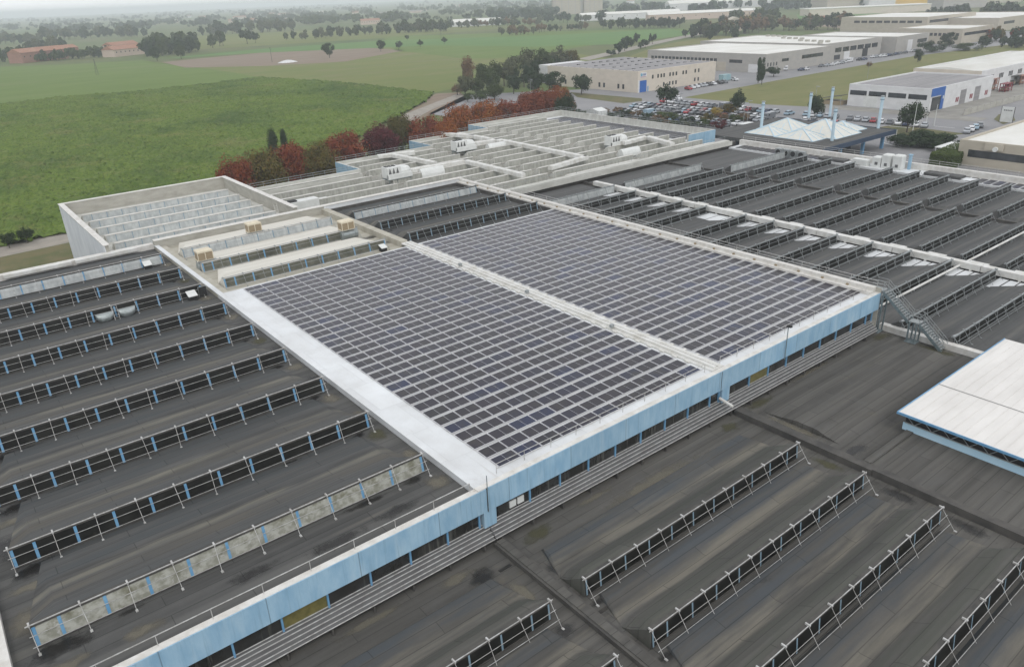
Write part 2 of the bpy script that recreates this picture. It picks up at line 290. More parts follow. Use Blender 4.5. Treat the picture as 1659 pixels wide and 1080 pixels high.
# wall below fascia, window band, skirt (left + centre halls share the line y = 37)
def front_wall(par, x0, x1, win_at):
    MB().box(x0, 37.3, -4.7, x1, 37.34, -1.9).build('wall', 'dark', par)
    step = 3.05; x = x0+.2; i = 0
    while x < x1-1:
        xe = min(x+step, x1-.1)
        m = MB(); m.box(x+.05, 37.1, -3.2, xe-.05, 37.16, -1.92); o = m.build('window', 'yellowpane' if i in win_at else 'winframe', par)
        if i in win_at: o['label'] = 'yellow-green stained window pane'
        m = MB(); m.box(xe-.06, 36.98, -3.2, xe+.06, 37.1, -1.92); m.build('mullion', 'blued', par)
        x = xe; i += 1
front_wall(hallL, -30, 24.9, (13,))
SK = [(37.08, -3.12), (36.92, -3.24), (36.72, -3.42), (36.5, -3.62), (36.3, -3.84), (36.15, -4.05)]
def skirt(par, x0, x1):
    MB().loft([[(x, 37.2, -3.25), (x, 36.2, -4.1), (x, 36.2, -4.18), (x, 37.2, -3.4)] for x in (x0, x1)], closed=True).build('skirt_sheet', 'louvre', par)
    for (y, z) in SK: MB().tube((x0, y, z), (x1, y, z), .036, 6).build('wall_pipe', 'rail', par)
    me = MB().box(0, 36.15, -4.7, .12, 37.1, -4.2).mesh('skirt_bracket', 'kerb'); x = x0+.5
    while x < x1: ob('skirt_bracket', me, par, (x, 0, 0)); x += 3
skirt(hallL, -30, 25.5)
# small roof things on the left hall
def at(px, py, z): return G(px, py, z)
def cowl(p, label, s=1.0):
    s *= .95
    t = thing('roof_cowl', label, 'vent cowl', p)
    MB().box(-.5*s, -.45*s, 0, .5*s, .45*s, .62*s).build('cowl_body', 'dark', t)
    MB().loft([[(-.55*s, -.6*s, .6*s), (.55*s, -.6*s, .6*s), (.55*s, -.6*s, .68*s), (-.55*s, -.6*s, .68*s)], [(-.55*s, .5*s, 1.0*s), (.55*s, .5*s, 1.0*s), (.55*s, .5*s, 1.08*s), (-.55*s, .5*s, 1.08*s)]], closed=True).build('cowl_lid', 'ahu', t)
    return t
cowl((at(241, 426, .6).x, 109.0, ZB), 'small white-lidded vent cowl at the end of the pale rearmost left skylight')
cowl((at(307, 470, .6).x, 92.2, ZB), 'small white-lidded vent cowl beside two dark fan grilles on the left roof', 1.05)
cowl((at(628, 398, .6).x, 92.4, ZB), 'small white-lidded vent cowl at the corner of the left solar field', .9)
t = thing('fan_panel', 'pair of stacked dark square fan grilles at the right end of a left-roof skylight', 'fan', (at(321, 462, .6).x, 92.35, ZB))
for k in range(2): MB().box(-.45, -.12, .12+.62*k, .45, 0, .68+.62*k).build('fan_grille', 'dark', t); MB().box(-.5, 0, .07+.62*k, .5, .06, .73+.62*k).build('grille_frame', 'steel', t)
for (px, py, lb) in ((168, 508, 'left of the two grey scoop hoods on the left roof guard rail'), (203, 499, 'right of the two grey scoop hoods on the left roof guard rail')):
    m = MB(); rings = []
    for i in range(7):
        a = math.pi*i/6; x = -.75*math.cos(a)*1.25
        r = .2+.45*math.sin(a)
        rings.append([(x, -.1-r*math.sin(t)*.9, .62-r*(1-math.cos(t))*.9) for t in [math.pi*j/8*.9 for j in range(9)]]+[(x, .08, .1)])
    m.loft(rings, closed=True); o = m.build('scoop_hood', 'silver', None, (at(px, py, .3).x, 92.55, -.1)); tag(o, lb, 'vent hood', 'scoop hoods on the left roof')
def ladder(p, h, label, rz=0, lean=.5, hoop=False):
    m = MB(); w_ = .25
    for s_ in (-1, 1): m.tube((s_*w_, -lean, 0), (s_*w_, 0, h), .03)
    n = int(h/.3)
    for i in range(1, n): f = i/n; m.tube((-w_, -lean*(1-f), h*f), (w_, -lean*(1-f), h*f), .02)
    o = m.build('access_ladder', 'rail', None, p, rz); tag(o, label, 'ladder'); return o
ladder((at(186, 505, .3).x, 92.3, -.5), 1.7, 'short pale ladder between two scoop hoods on the left roof')
# ================================================================ CENTRE HALL (white roof, solar fields)
hallC = thing('factory_hall', 'central hall with white roof under two solar fields and a long blue fascia', 'factory hall')
MB().box(24.8, 37.35, -9.9, 80.2, 90.6, -.05).build('roof_deck', 'white', hallC)
MB().box(24.8, 90.6, -9.9, 51.6, 118, ZB).build('roof_deck', 'beige', hallC)
MB().box(51.6, 90.6, -9.9, 80.2, 118, ZB).build('roof_deck', 'felt3', hallC)
MB().box(24.8, 90.61, ZB, 26.2, 117.2, -.06).build('walkway_strip', 'beige', hallC)
m = MB(); m.box(24.75, 37.36, -.04, 25.35, 118.2, .09); m.build('coping', 'white', hallC)
m = MB(); m.box(25.5, 36.78, -1.9, 80.25, 36.85, .07); m.box(25.5, 36.85, -1.95, 80.25, 37.0, -1.8); m.build('fascia', 'blue', hallC)
MB().box(25.42, 36.79, -1.9, 25.5, 36.84, .05).build('fascia_joint', 'dark', hallC)
MB().box(52.1, 36.765, -1.9, 52.16, 36.78, .05).build('fascia_joint', 'dark', hallC)
MB().box(24.76, 36.85, -.45, 80.25, 37.35, .1).build('coping', 'coping', hallC)
m = MB(); railing(m, (27.2, 37.9, -.05), (51, 37.9, -.05), .85, 2.4, .025); railing(m, (53.2, 37.9, -.05), (79, 37.9, -.05), .85, 2.4, .025); m.build('parapet_rail', 'rail', hallC)
for x in (25.1, 52.4): MB().box(x, 36.8, -3.3, x+1.1, 37.25, -1.9).build('column', 'blue', hallC)
front_wall(hallC, 26.3, 52.3, ()); front_wall(hallC, 53.6, 79.6, (1,)); skirt(hallC, 25.6, 79.6)
MB().tube((52.2, 36.9, -2.75), (52.2, 35.4, -3.0), .14, 8).build('wall_pipe', 'coping', hallC)
for k, (lab) in enumerate([0, 1]): MB().box(27.6+k*.75, 37.0, -2.85, 28.2+k*.75, 37.09, -2.3).build('wall_sign', 'ahu', hallC)
# floodlight pole on the fascia
t = thing('floodlight_pole', 'slim dark pole with a lamp rising over the blue fascia right of the middle', 'lamp', (61.9, 36.6, -1.9))
MB().tube((0, 0, 0), (0, 0, 3.6), .05, 6).build('pole', 'steeld', t); MB().box(-.15, -.35, 3.5, .15, .1, 3.65).build('lamp_head', 'dark', t)
t = thing('floodlight_pole', 'thin pole at the corner of the white walkway over the blue fascia', 'lamp', (25.45, 36.7, -1.9))
MB().tube((0, 0, 0), (0, 0, 3.1), .03, 6).build('pole', 'steeld', t)
# central cable strip
MB().box(51.55, 37.4, -.05, 53.15, 92, .12).build('cable_strip', 'insul', hallC)
MB().box(51.9, 37.6, .12, 52.3, 91.5, .3).build('cable_tray', 'insul', hallC)
MB().box(52.5, 37.6, .12, 52.8, 91.5, .24).build('cable_tray', 'insul', hallC)
m = MB(); y = 40
while y < 90:
    m.box(51.35, y, .0, 51.56, y+.5, .14); m.box(53.15, y+.4, 0, 53.45, y+.7, .12); y += 1.57
m.build('cable_clips', 'coping', hallC)
for px, py in ((617/1, 0),): pass
for y in (50.3, 64.0, 77.5): tag(MB().box(-.2, -.16, 0, .2, .16, .3).build('junction_box', 'steel', None, (51.7, y, .3)), 'small grey box on the central white strip, %s from the fascia' % {50.3: 'first', 64.0: 'second', 77.5: 'third'}[y], 'box', 'boxes on the central strip')
MB().box(51.5, 92, -.5, 52.6, 118, .35).build('divider_wall', 'beige', hallC)
# right parapet
MB().box(78.95, 37.4, -.04, 80.2, 118.3, .3).build('parapet', 'coping', hallC)
m = MB(); m.box(79.5, 37.4, .3, 80.25, 118.4, .72); m.build('parapet', 'coping', hallC)
MB().box(80.2, 36.8, -9.9, 80.32, 118.4, .6).build('wall', 'concw', hallC)
m = MB(); railing(m, (80.0, 37.2, .7), (80.0, 118, .7), .75, 3.0, .03); m.build('parapet_rail', 'rail', hallC)
m = MB(); y = 40.2
while y < 117: m.box(79.3, y, .31, 79.5, y+.25, .5); y += 3.1
m.build('parapet_clips', 'brownl', hallC)
# rear parapet
MB().box(24.8, 117.6, -3, 52, 118.4, .75).build('parapet', 'concw', hallC)
MB().box(52, 117.6, -3, 80.3, 118.4, .75).build('parapet', 'white', hallC)
MB().box(24.8, 117.5, .75, 80.4, 118.5, .85).build('coping', 'coping', hallC)
MB().box(53, 117.3, ZB, 79, 117.58, .1).build('upstand', 'kerb', hallC)
MB().box(78.7, 91, ZB, 78.94, 117.3, .1).build('upstand', 'kerb', hallC)
shB = skylight(23.3, 1.3, PBG, 'beigeS', 'glassg', 'steel', 'blued', .18, capm='coping')
shBp = skylight(23.3, 1.3, PBG, 'beigeS', 'polyg', 'steel', 'bluem', .16, capm='coping')
shBt = skylight(24.6, 1.3, PL[:-1]+[(7.7, 0)], 'feltL', 'polyg', 'steel', 'bluem', .15)
shBd = skylight(24.6, 1.3, PL[:-1]+[(7.7, 0)], 'feltL', 'glass', 'steel', 'bluem', .16)
PLs = [(.2, 1.3), (.8, 1.1), (1.5, .8), (2.3, .5), (2.9, 0)]
for k, y in enumerate((93.4, 101.8, 110.3)):
    put(shB if k < 2 else shBp, hallC, (26.5, y, ZB)); put(shBd if k < 2 else shBt, hallC, (53.6, y, ZB))
for (px, py, a, b_) in ((600, 385, 2.2, .8), (575, 395, 2.5, .7), (630, 392, 2, .6), (640, 372, 1.8, .6), (690, 378, 2, .7), (475, 345, 1.2, .5)):
    p = G(px, py, ZB); stain(hallC, p.x, p.y, a*1.4, b_*1.6, ZB, 'dpud')
# walkway stop & right-hand front staircase
# ---------------- solar panels
def panel_parts(m, ox, oy, z):
    w_, d_, t_ = 2.03, 1.19, .05; tl = .03
    def zz(y): return z+.055+tl*(y/d_)
    def slab(x0, y0, x1, y1, dz, mi):
        k = len(m.v); m.v += [(ox+x, oy+y, zz(y)+dz-h) for h in (.05, 0) for x, y in ((x0, y0), (x1, y0), (x1, y1), (x0, y1))]
        for q in ((0,3,2,1),(4,5,6,7),(0,1,5,4),(1,2,6,5),(2,3,7,6),(3,0,4,7)): m.f.append(tuple(k+i for i in q)); m.m.append(mi)
    slab(0, 0, w_, d_, 0, 1)
    e = .022
    slab(e, e, w_/2-.012, d_-e, .004, 0); slab(w_/2+.012, e, w_-e, d_-e, .004, 0)
pm = MB(); panel_parts(pm, 0, 0, 0); pmesh = pm.mesh('solar_panel', ['cell', 'cellframe'])
rest = MB(); cand = []
for fld, X0, nc, nm in ((0, 27.79, 11, 'left'), (1, 53.55, 12, 'right')):
    for r in range(33):
        for c in range(nc):
            x = X0+c*2.12+.03; y = 38.35+r*1.572
            if fld == 1 and c == 11 and False: continue
            cand.append(((x*x+y*y), fld, r, c, x, y, nm))
cand.sort()
for i, (d, fld, r, c, x, y, nm) in enumerate(cand):
    if i < 300:
        o = ob('solar_panel', pmesh, None, (x, y, 0))
        tag(o, '%s field solar panel, %s from its left edge, %s row from the blue fascia' % (nm, ORD[c], ORD[r]), 'solar panel', 'solar panels of the two big roof fields')
    else: panel_parts(rest, x, y, 0)
tag(rest.build('solar_panels', ['cell', 'cellframe']), 'solar panels of the farther rows of both roof fields', 'solar panels', None, 'stuff')
m = MB()
for X0, w_ in ((27.79, 23.3), (53.55, 25.4)):
    for r in range(33):
        for dy in (.25, .85): m.box(X0, 38.35+r*1.572+dy, -.046, X0+w_, 38.35+r*1.572+dy+.05, .0)
m.build('mounting_rails', 'cellframe', hallC)
for X0, w_ in ((27.79, 23.3), (53.55, 25.4)): MB().box(X0, 38.4, -.052, X0+w_, 90.3, -.044).build('membrane_strip', 'whitef', hallC)  # light grey sheet added beneath the rows to mute the white gaps
# ================================================================ evaporative coolers on beige roof
for px, py, lb in ((335, 436, 'nearest cream cooler unit, at the left end of a beige-roof skylight'), (414, 389, 'cream cooler unit on the rear pale skylight of the beige roof'), (563, 386, 'cream cooler unit at the right end of the beige roof by the divider wall')):
    t = thing('evaporative_cooler', lb, 'cooler', G(px, py, ZB), 0, 'cream coolers on the beige roof'); t.scale = (1.2, 1.2, 1.3)
    m = MB(); m.tube((-1.0, -.3, .5), (1.2, -.3, .5), .5, 10); m.build('supply_duct', 'silver', t)
    m = MB()
    for sx in (-.8, .8):
        for sy in (-.8, .5): m.tube((sx, sy, 0), (sx, sy, 1.2), .035)
    railing(m, (-1, -.9, 0), (1, -.9, 0), 1.2, 1, .025); m.build('support_frame', 'steel', t)
    m = MB(); m.box(-.8, -.6, 1.15, .8, .6, 2.0); m.build('cooler_body', 'brownl', t)
    m = MB(); m.box(-.84, -.64, 1.95, .84, .64, 2.12)
    for sx in (-.86, -.04, .78): m.box(sx, -.66, 1.1, sx+.08, -.6, 1.96)
    m.box(-.86, -.66, 1.08, .86, .66, 1.18); m.loft([[(-.84, -.64, 2.12), (.84, -.64, 2.12), (.84, .64, 2.12), (-.84, .64, 2.12)], [(-.6, -.4, 2.22), (.6, -.4, 2.22), (.6, .4, 2.22), (-.6, .4, 2.22)]], closed=True); m.build('cooler_lid', 'cream', t)
# ================================================================ LOW FRONT HALL (lower right, dark roof)
ZL = -4.7
hallF = thing('factory_hall', 'low dark-roofed hall in the right foreground below the blue fascia', 'factory hall')
MB().box(-20, -12, -9.9, 53.6, 37.3, ZL).build('roof_deck', 'felt2', hallF)
MB().box(25.35, -12, ZL, 26.35, 36.1, ZL+.38).build('kerb', 'kerb', hallF)
MB().box(25.55, -12, ZL+.38, 26.15, 36.1, ZL+.44).build('kerb_cap', 'felt2', hallF)
shF = skylight(24.7, 1.38, PF, 'feltF', 'glass', 'rail', 'bluem', .13, foot=1.0, taper=.9, lean=.12, mstep=2.4, rr=.023)
for y in (28.35, 22.55, 16.7, 10.9, 5.1): put(shF, hallF, (26.85, y, ZL))
for y in (28.35, 22.55, 16.7): put(shF, hallF, (-.75, y, ZL))
for (x, y, a, b_, k) in ((22.9, 34.2, 1.5, 1.2, 'dpud'), (21.5, 35.3, 2.2, .8, 'ddust'), (23.9, 26.9, 1.1, .9, 'dpud'), (27.4, 27.3, 1, .4, 'dpud'), (27.3, 21.4, .9, .5, 'dpud'), (52.6, 15.2, .9, 2.6, 'dpud'), (52.7, 20.3, .9, 2.6, 'dpud'), (52.6, 26, .8, 2, 'dmoss'), (28.8, 35.2, 2.2, 1.0, 'dmoss'), (30.8, 32.5, 3, 1.2, 'ddust'), (35, 35.6, 3, .5, 'ddust'), (15, 35.7, 4, .5, 'ddust'), (24, 31, .9, 2.4, 'ddust'), (24.3, 21, .8, 1.8, 'ddust'), (27.3, 31.5, .8, 1.5, 'dpud'), (27, 17.5, .7, 1.5, 'ddust'), (42, 31.6, 6, 1, 'dpud'), (40, 34, 7, 1, 'ddust'), (47, 32.8, 4, 1.2, 'ddust'), (18, 32, 5, 1.3, 'dpud'), (8, 33, 5, 1.3, 'ddust'), (51.5, 35, 1.5, 1.0, 'dmoss')): stain(hallF, x, y, a, b_, ZL, k)
for (x, y) in ((24.6, 33.9), (26.9, 26.6)): MB().box(x-.5, y-.13, ZL+.001, x+.5, y+.13, ZL+.03).build('roof_outlet', 'wet', hallF)
# middle deck M and lower deck N right of it
hallM = thing('factory_hall', 'plain dark roof bay between the blue fascia, the staircase and the white canopy', 'factory hall')
MB().box(53.6, 24.1, -9.9, 81.3, 37.3, ZL+.02).build('roof_deck', 'felt2', hallM)
m = MB()
def ring(x, e): return [(x, 26.0+e, ZL+.02), (x, 27.5+e, ZL+.3), (x, 29.2, ZL+.5), (x, 31.2, ZL+.5), (x, 33.6-e, ZL+.26), (x, 35.6-e, ZL+.02)]
m.loft([ring(56.0, 1), ring(58.5, 0), ring(76.5, 0), ring(79, 1)]); m.build('roof_shell', 'felt2', hallM)
MB().box(53.5, 22.9, -9.9, 54.4, 36.1, ZL+.58).build('kerb', 'kerb', hallM)
MB().box(54.4, 23.4, -9.9, 61.5, 24.0, ZL+.62).build('kerb', 'felt2', hallM)
for (x, y, a, b_, k) in ((79.6, 35.6, 2.2, 1.0, 'dmoss'), (80.3, 30, 1.0, 3, 'dmoss'), (57, 35.8, 3, .8, 'dmoss'), (56, 25.6, 2.5, .9, 'dpud'), (66, 36.2, 6, .4, 'ddust'), (72, 25, 6, .7, 'dpud'), (55.5, 31, .8, 4, 'ddust')): stain(hallM, x, y, a, b_, ZL+.02, k)
hallN = thing('factory_hall', 'flat dark roof strip in front of the white canopy with the truss edge', 'factory hall')
MB().box(54.4, -12, -9.9, 90, 23.38, ZL+.5).build('roof_deck', 'felt2', hallN)
MB().box(53.62, -12, -9.9, 54.4, 22.88, ZL+.62).build('kerb', 'kerb', hallN)
# white canopy
cn = thing('steel_canopy', 'large white ribbed canopy with pale blue fascia and open truss at the right edge', 'canopy', (61.1, 0, 0))
m = MB(); m.box(0, -14, -2.58, 22.2, 24.8, -2.5); y = 24.4
while y > -14: m.box(0.02, y, -2.499, 22.18, y+.035, -2.475); y -= .8
m.build('roof_sheet', mk('white_ribbed_sheet', (.66, .64, .61), (.58, .56, .53), sc=(.15, .6, 1), rough=.55), cn)
m = MB(); m.box(7.5, -14, -2.474, 7.56, 24.8, -2.46); m.build('roof_joint', 'louvre', cn)
m = MB(); m.box(-.08, -14, -2.66, 0, 24.88, -2.44); m.box(0, 24.8, -2.66, 22.2, 24.88, -2.44); m.build('edge_trim', 'blued', cn)
MB().box(.42, -14, -4.18, .5, 24.4, -3.5).build('fascia', mk('pale_blue_sheet', (.36, .54, .66), (.43, .6, .7), sc=(.4, .4, .4), rough=.5), cn)
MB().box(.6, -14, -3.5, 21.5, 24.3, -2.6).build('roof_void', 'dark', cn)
m = MB(); y = 24.2; s_ = 0
m.tube((.35, -14, -3.42), (.35, 24.2, -3.42), .05); m.tube((.35, -14, -2.72), (.35, 24.2, -2.72), .05)
while y > -13.5: m.tube((.35, y, -3.42 if s_ else -2.72), (.35, y-.75, -2.72 if s_ else -3.42), .03); y -= .75; s_ = 1-s_
m.build('edge_truss', 'steel', cn)
m = MB()
for y in (22, 12, 2, -8): m.box(1.5, y, -4.2, 1.9, y+.3, -3.0); m.box(20, y, -4.2, 20.4, y+.3, -3.0)
m.build('column', 'blued', cn)
# ================================================================ STAIRCASE
st = thing('metal_staircase', 'grey-green steel staircase in two flights from the blue fascia corner down to the dark roof', 'staircase', (80.3, 0, 0))
def flight(p, q, wdt=1.05):
    m = MB(); p = Vector(p); q = Vector(q); n = int((p.z-q.z)/.19)
    for x in (0, wdt): m.loft([[(x-.03, p.y, p.z+.05), (x+.03, p.y, p.z+.05), (x+.03, p.y, p.z-.36), (x-.03, p.y, p.z-.36)], [(x-.03, q.y, q.z+.05), (x+.03, q.y, q.z+.05), (x+.03, q.y, q.z-.36), (x-.03, q.y, q.z-.36)]], closed=True)
    m.build('stringer', 'steeld', st)
    m = MB()
    for i in range(1, n):
        f = i/n; c = p.lerp(q, f); m.box(.03, c.y-.13, c.z, wdt-.03, c.y+.13, c.z+.03)
    m.build('stair_treads', 'steel', st)
    m = MB()
    for x in (0, wdt):
        for hh in (.35, .7, 1.05): m.tube((x, p.y, p.z+hh), (x, q.y, q.z+hh), .025)
        for i in range(6): c = p.lerp(q, i/5); m.tube((x, c.y, c.z), (x, c.y, c.z+1.05), .025)
    m.build('handrail', 'steel', st)
flight((0, 36.6, .35), (0, 33.4, -2.25)); flight((0, 32.2, -2.25), (0, 29.4, -4.6))
MB().box(0, 32.2, -2.32, 1.05, 33.4, -2.25).build('landing', 'steel', st); MB().box(0, 36.6, .28, 1.05, 37.9, .35).build('landing', 'steel', st)
m = MB()
for x in (0, 1.05):
    for a, b_ in (((33.4, -2.25), (32.2, -2.25)), ((36.6, .35), (37.9, .35))):
        for hh in (.35, .7, 1.05): m.tube((x, a[0], a[1]+hh), (x, b_[0], b_[1]+hh), .025)
m.build('handrail', 'steel', st)
m = MB()
for ya, yb, zt in ((36.5, 37.3, .2), (32.4, 33.2, -2.4)):
    m = MB()
    for yy in (ya, yb):
        for x in (0, 1.05): m.box(x-.07, yy-.07, -4.68, x+.07, yy+.07, zt+.08)
    for x in (0, 1.05):
        z = -4.6; s_ = 0
        while z < zt-.8: m.tube((x, ya if s_ else yb, z), (x, yb if s_ else ya, z+.8), .03); z += .8; s_ = 1-s_
    m.box(-.15, ya-.2, -4.69, 1.2, yb+.2, -4.6)
    m.build('support_frame', 'steeld', st)
# ================================================================ RIGHT DARK HALL
hallR = thing('factory_hall', 'large low hall with dozens of dark saw-tooth skylights on the right, behind the staircase', 'factory hall')
MB().box(81.3, 24.9, -9.9, 161.5, 114.6, ZL).build('roof_deck', 'felt3', hallR)
MB().box(83.4, -12, -9.9, 161.5, 24.85, ZL).build('roof_deck', 'felt3', hallR)
MB().box(81.3, 24.9, ZL, 82.1, 36.9, -4.0).build('edge_beam', 'coping', hallR)
yR = [104.3, 98.6, 92.9, 87.2, 81.8, 73.6, 68.2, 62.75, 57.2, 51.6, 46.0, 40.4, 34.85, 29.2, 23.6, 18.0]
shR = [skylight(L, 1.28, PS, 'feltR', 'glass', 'steel', 'steel', .1, foot=.9, taper=(3.4 if L > 25 else 1.0), lean=.12, rr=.032, capm='steel') for L in (25.2, 23.8, 20.0)]
shRp = [skylight(L, 1.42, PS, 'felt3', 'polyg', 'steel', None, foot=.9, taper=.8, lean=.12, rr=.04, capm='steel') for L in (25.2, 23.8, 20.0)]
for ci, x0 in enumerate((82.0, 110.1, 136.5)):
    for k, y in enumerate(yR):
        if ci == 0 and k == 15: continue
        if ci == 2 and k == 0: continue
        o = put(shRp[ci] if (k == 0 or (ci == 2 and k == 1)) else shR[ci], hallR, (x0 if not (ci == 0 and y < 25) else 84, y, ZL))
for x in (108.6, 135.0): MB().box(x, 13, ZL, x+.5, 114.5, ZL+.32).build('kerb', 'kerb', hallR); MB().box(x-.9, 13, ZL+.001, x+1.5, 114.5, ZL+.02).build('gutter', 'wet', hallR)
MB().box(81.0, 114.6, -9.9, 160, 115.2, -3.2).build('wall', 'wet', hallR); MB().box(80.4, 114.42, -3.95, 158.4, 114.6, -2.93).build('upstand', 'whited', hallR)
# white duct with membrane patches
dk = thing('roof_duct', 'long white boxed duct running across the dark right roof between two rows of skylights', 'duct', (107.6, 0, ZL))
m = MB(); y = 13
while y < 111: m.box(.3, y, .25, 1.35, min(y+11.9, 111), 1.05); y += 12
m.build('duct_box', 'insul', dk)
m = MB(); y = 14; rg = random.Random(3)
while y < 110: m.box(.25, y, .02, .45, y+.3, .25); m.box(1.2, y, .02, 1.4, y+.3, .25); y += 3
m.build('duct_feet', 'insul', dk)
for k in range(15):
    ya = yR[k+1] if k < 15 else 18; yb = yR[k]
    for j in range(3):
        a = ya+1.6+j*(yb-ya-1.9)/3; b_ = a+(yb-ya-1.9)/3-.18
        if b_-a < .3: continue
        tag(MB().box(-3.7+rg.uniform(-.5, .3), 0, 0, .2, b_-a, .03).build('membrane_sheet', 'white', None, (107.6, a, ZL+.04)), 'white sheet beside the roof duct, %s of three in the %s gap from the rear' % (ORD[j], ORD[k]), 'roof sheet', 'white sheets beside the roof duct')
        if j == 1: MB().box(1.36, a-.9, .1, 2.7, b_+.4, .8).build('duct_branch', 'insul', dk, (0, 0, 0))
pp = thing('roof_pipe', 'long white pipe crossing the dark right roof behind the staircase', 'pipe', (0, 0, 0))
p0 = G(1425, 496, -4.4); p1 = G(1659, 376, -3.9)
MB().tube(p0, p1+(p1-p0)*.3, .16, 8).build('pipe_run', 'insul', pp)
m = MB()
for f in range(1, 12): q = p0.lerp(p1, f/10); m.box(q.x-.1, q.y-.1, ZL, q.x+.1, q.y+.1, q.z)
m.build('pipe_support', 'steel', pp)
for px, py, L in ((1575, 495, 3.2), (1256, 407, 2.0)):
    MB().box(-L/2, -.45, .01, L/2, .45, .05).build('felt_patch', 'wet', hallR, G(px, py, ZL))
# far edge strip of hall R: parapet, small solar strip
MB().box(157.2, 13, -4.69, 161.5, 114.5, -4.3).build('roof_strip', 'white', hallR)
MB().box(161.5, -12, -9.9, 162.4, 114.6, -3.1).build('parapet', 'coping', hallR)
m = MB(); railing(m, (162.1, 13, -3.1), (162.1, 114, -3.1), .9, 3.5, .04); m.build('parapet_rail', 'rail', hallR)
m = MB()
for k in range(62):
    y = 14+k*1.6
    if 68 < y < 80: continue
    k0 = len(m.v); m.box(157.6, y, -4.2, 161.1, y+1.2, -4.15, 0)
tag(m.build('solar_panels', ['cell']), 'narrow strip of solar panels along the far right parapet of the dark hall', 'solar panels', None, 'stuff')
for k, y in enumerate((100.4, 98.5, 96.6, 94.6)):
    t = thing('condenser_unit', 'grey condenser with round fan by the far parapet, %s from left of four' % ORD[k], 'condenser', (157.0, y, ZL), 0, 'row of four grey condensers')
    MB().box(-.5, -.75, .1, .5, .75, 1.9).build('casing', 'steel', t); MB().tube((-.56, 0, 1.1), (-.5, 0, 1.1), .6, 12).build('fan_grille', 'dark', t)
for k, (y, s_) in enumerate(((78.2, .9), (76.2, 1.2), (73.9, 1.25))):
    t = thing('ventilation_unit', 'big white boxy unit by the far parapet, %s from left of three' % ORD[k], 'vent unit', (159.3, y, -4.3), 0, 'three big white units on the far edge')
    MB().loft([[(-.9, -.9, 0), (.9, -.9, 0), (.9, .9, 0), (-.9, .9, 0)], [(-.9, -.9, 2.2*s_), (.9, -.9, 2.2*s_), (.9, .9, 2.2*s_), (-.9, .9, 2.2*s_)], [(-.7, -.7, 2.4*s_), (.7, -.7, 2.4*s_), (.7, .7, 2.4*s_), (-.7, .7, 2.4*s_)]], closed=True).build('casing', 'ahu', t)
    MB().box(-.95, -.3, .5, -.9, .3, 1.1).build('inlet_grille', 'louvre', t)
tag(MB().box(-.8, -1.6, 0, .8, 1.6, 1.3).tube((0, 1.7, .7), (0, 2.2, .7), .3, 8).build('ventilation_unit', 'ahu', None, (158.5, 81.5, -4.3)), 'low white unit beside the three big white units', 'vent unit')
tag(MB().box(-.25, -.25, 0, .25, .25, 2.9).box(-.35, -.35, 2.9, .35, .35, 3.1).build('vent_stack', 'blue', None, (160.6, 72.3, -4.3)), 'pale blue square stack right of the big white units', 'vent stack')
for (y, L) in ((88, 6), (64.5, 7)):
    t = thing('roof_hatch', 'flat dark grey cover on the far solar strip, %s' % ('left one by the condensers' if y > 80 else 'right of the white units'), 'roof cover', (159, y, -4.25))
    MB().box(-1.2, -L/2, 0, 1.2, L/2, .5).build('hatch_body', 'felt3', t); MB().box(-1.4, -L/2-2.2, 0.0, 1.2, -L/2-.1, .12).build('hatch_apron', 'white', t)
# ================================================================ WHITE ANNEX (left rear, deep parapets)
hallW = thing('factory_annex', 'white-walled annex with deep pale parapet pit at the left edge of the factory', 'annex')
MB().box(19.0, 119.3, -9.9, 47.6, 153.0, -1.0).build('roof_deck', 'whited', hallW)
m = MB()
for (a, b_, c_, d_) in ((18.5, 152.6, 47.9, 153.2), (18.5, 119.0, 19.0, 152.6), (47.3, 119.0, 47.9, 152.6)): m.box(a, b_, -1.2, c_, d_, 1.2)
m.build('parapet', 'concw', hallW)
m = MB(); m.box(18.3, 152.5, 1.2, 48.05, 153.35, 1.3); m.box(18.3, 118.8, 1.2, 19.15, 152.5, 1.3); m.box(47.15, 118.8, 1.2, 48.05, 152.5, 1.3); m.build('coping', 'coping', hallW)
m = MB(); m.box(18.4, 118.9, -9.9, 18.5, 153.3, 1.2)
y = 119.5
while y < 153: m.box(18.36, y, -9.9, 18.4, y+.06, 1.1); y += .55
m.build('wall', mk('white_wall_cladding', (.6, .62, .64), (.5, .52, .55), sc=(.5, .5, .2), rough=.6), hallW)
PW = [(.25, 1.25), (.9, 1.2), (1.6, .9), (2.2, .6), (3.2, .35), (4.4, .15), (5.0, 0)]
shW = skylight(25.3, 1.25, PW, 'whited', 'polyg', None, 'bluem', .11, step=2.4, taper=.6, lean=.1, capm='coping')
for y in (122.9, 128.5, 134.1, 139.7, 145.4): put(shW, hallW, (20.4, y, -1.0))
ladder(G(449, 352, .1), 2.2, 'white access ladder on the inner corner of the annex parapet', 0, .7)
for px, py in ((597, 0),): pass
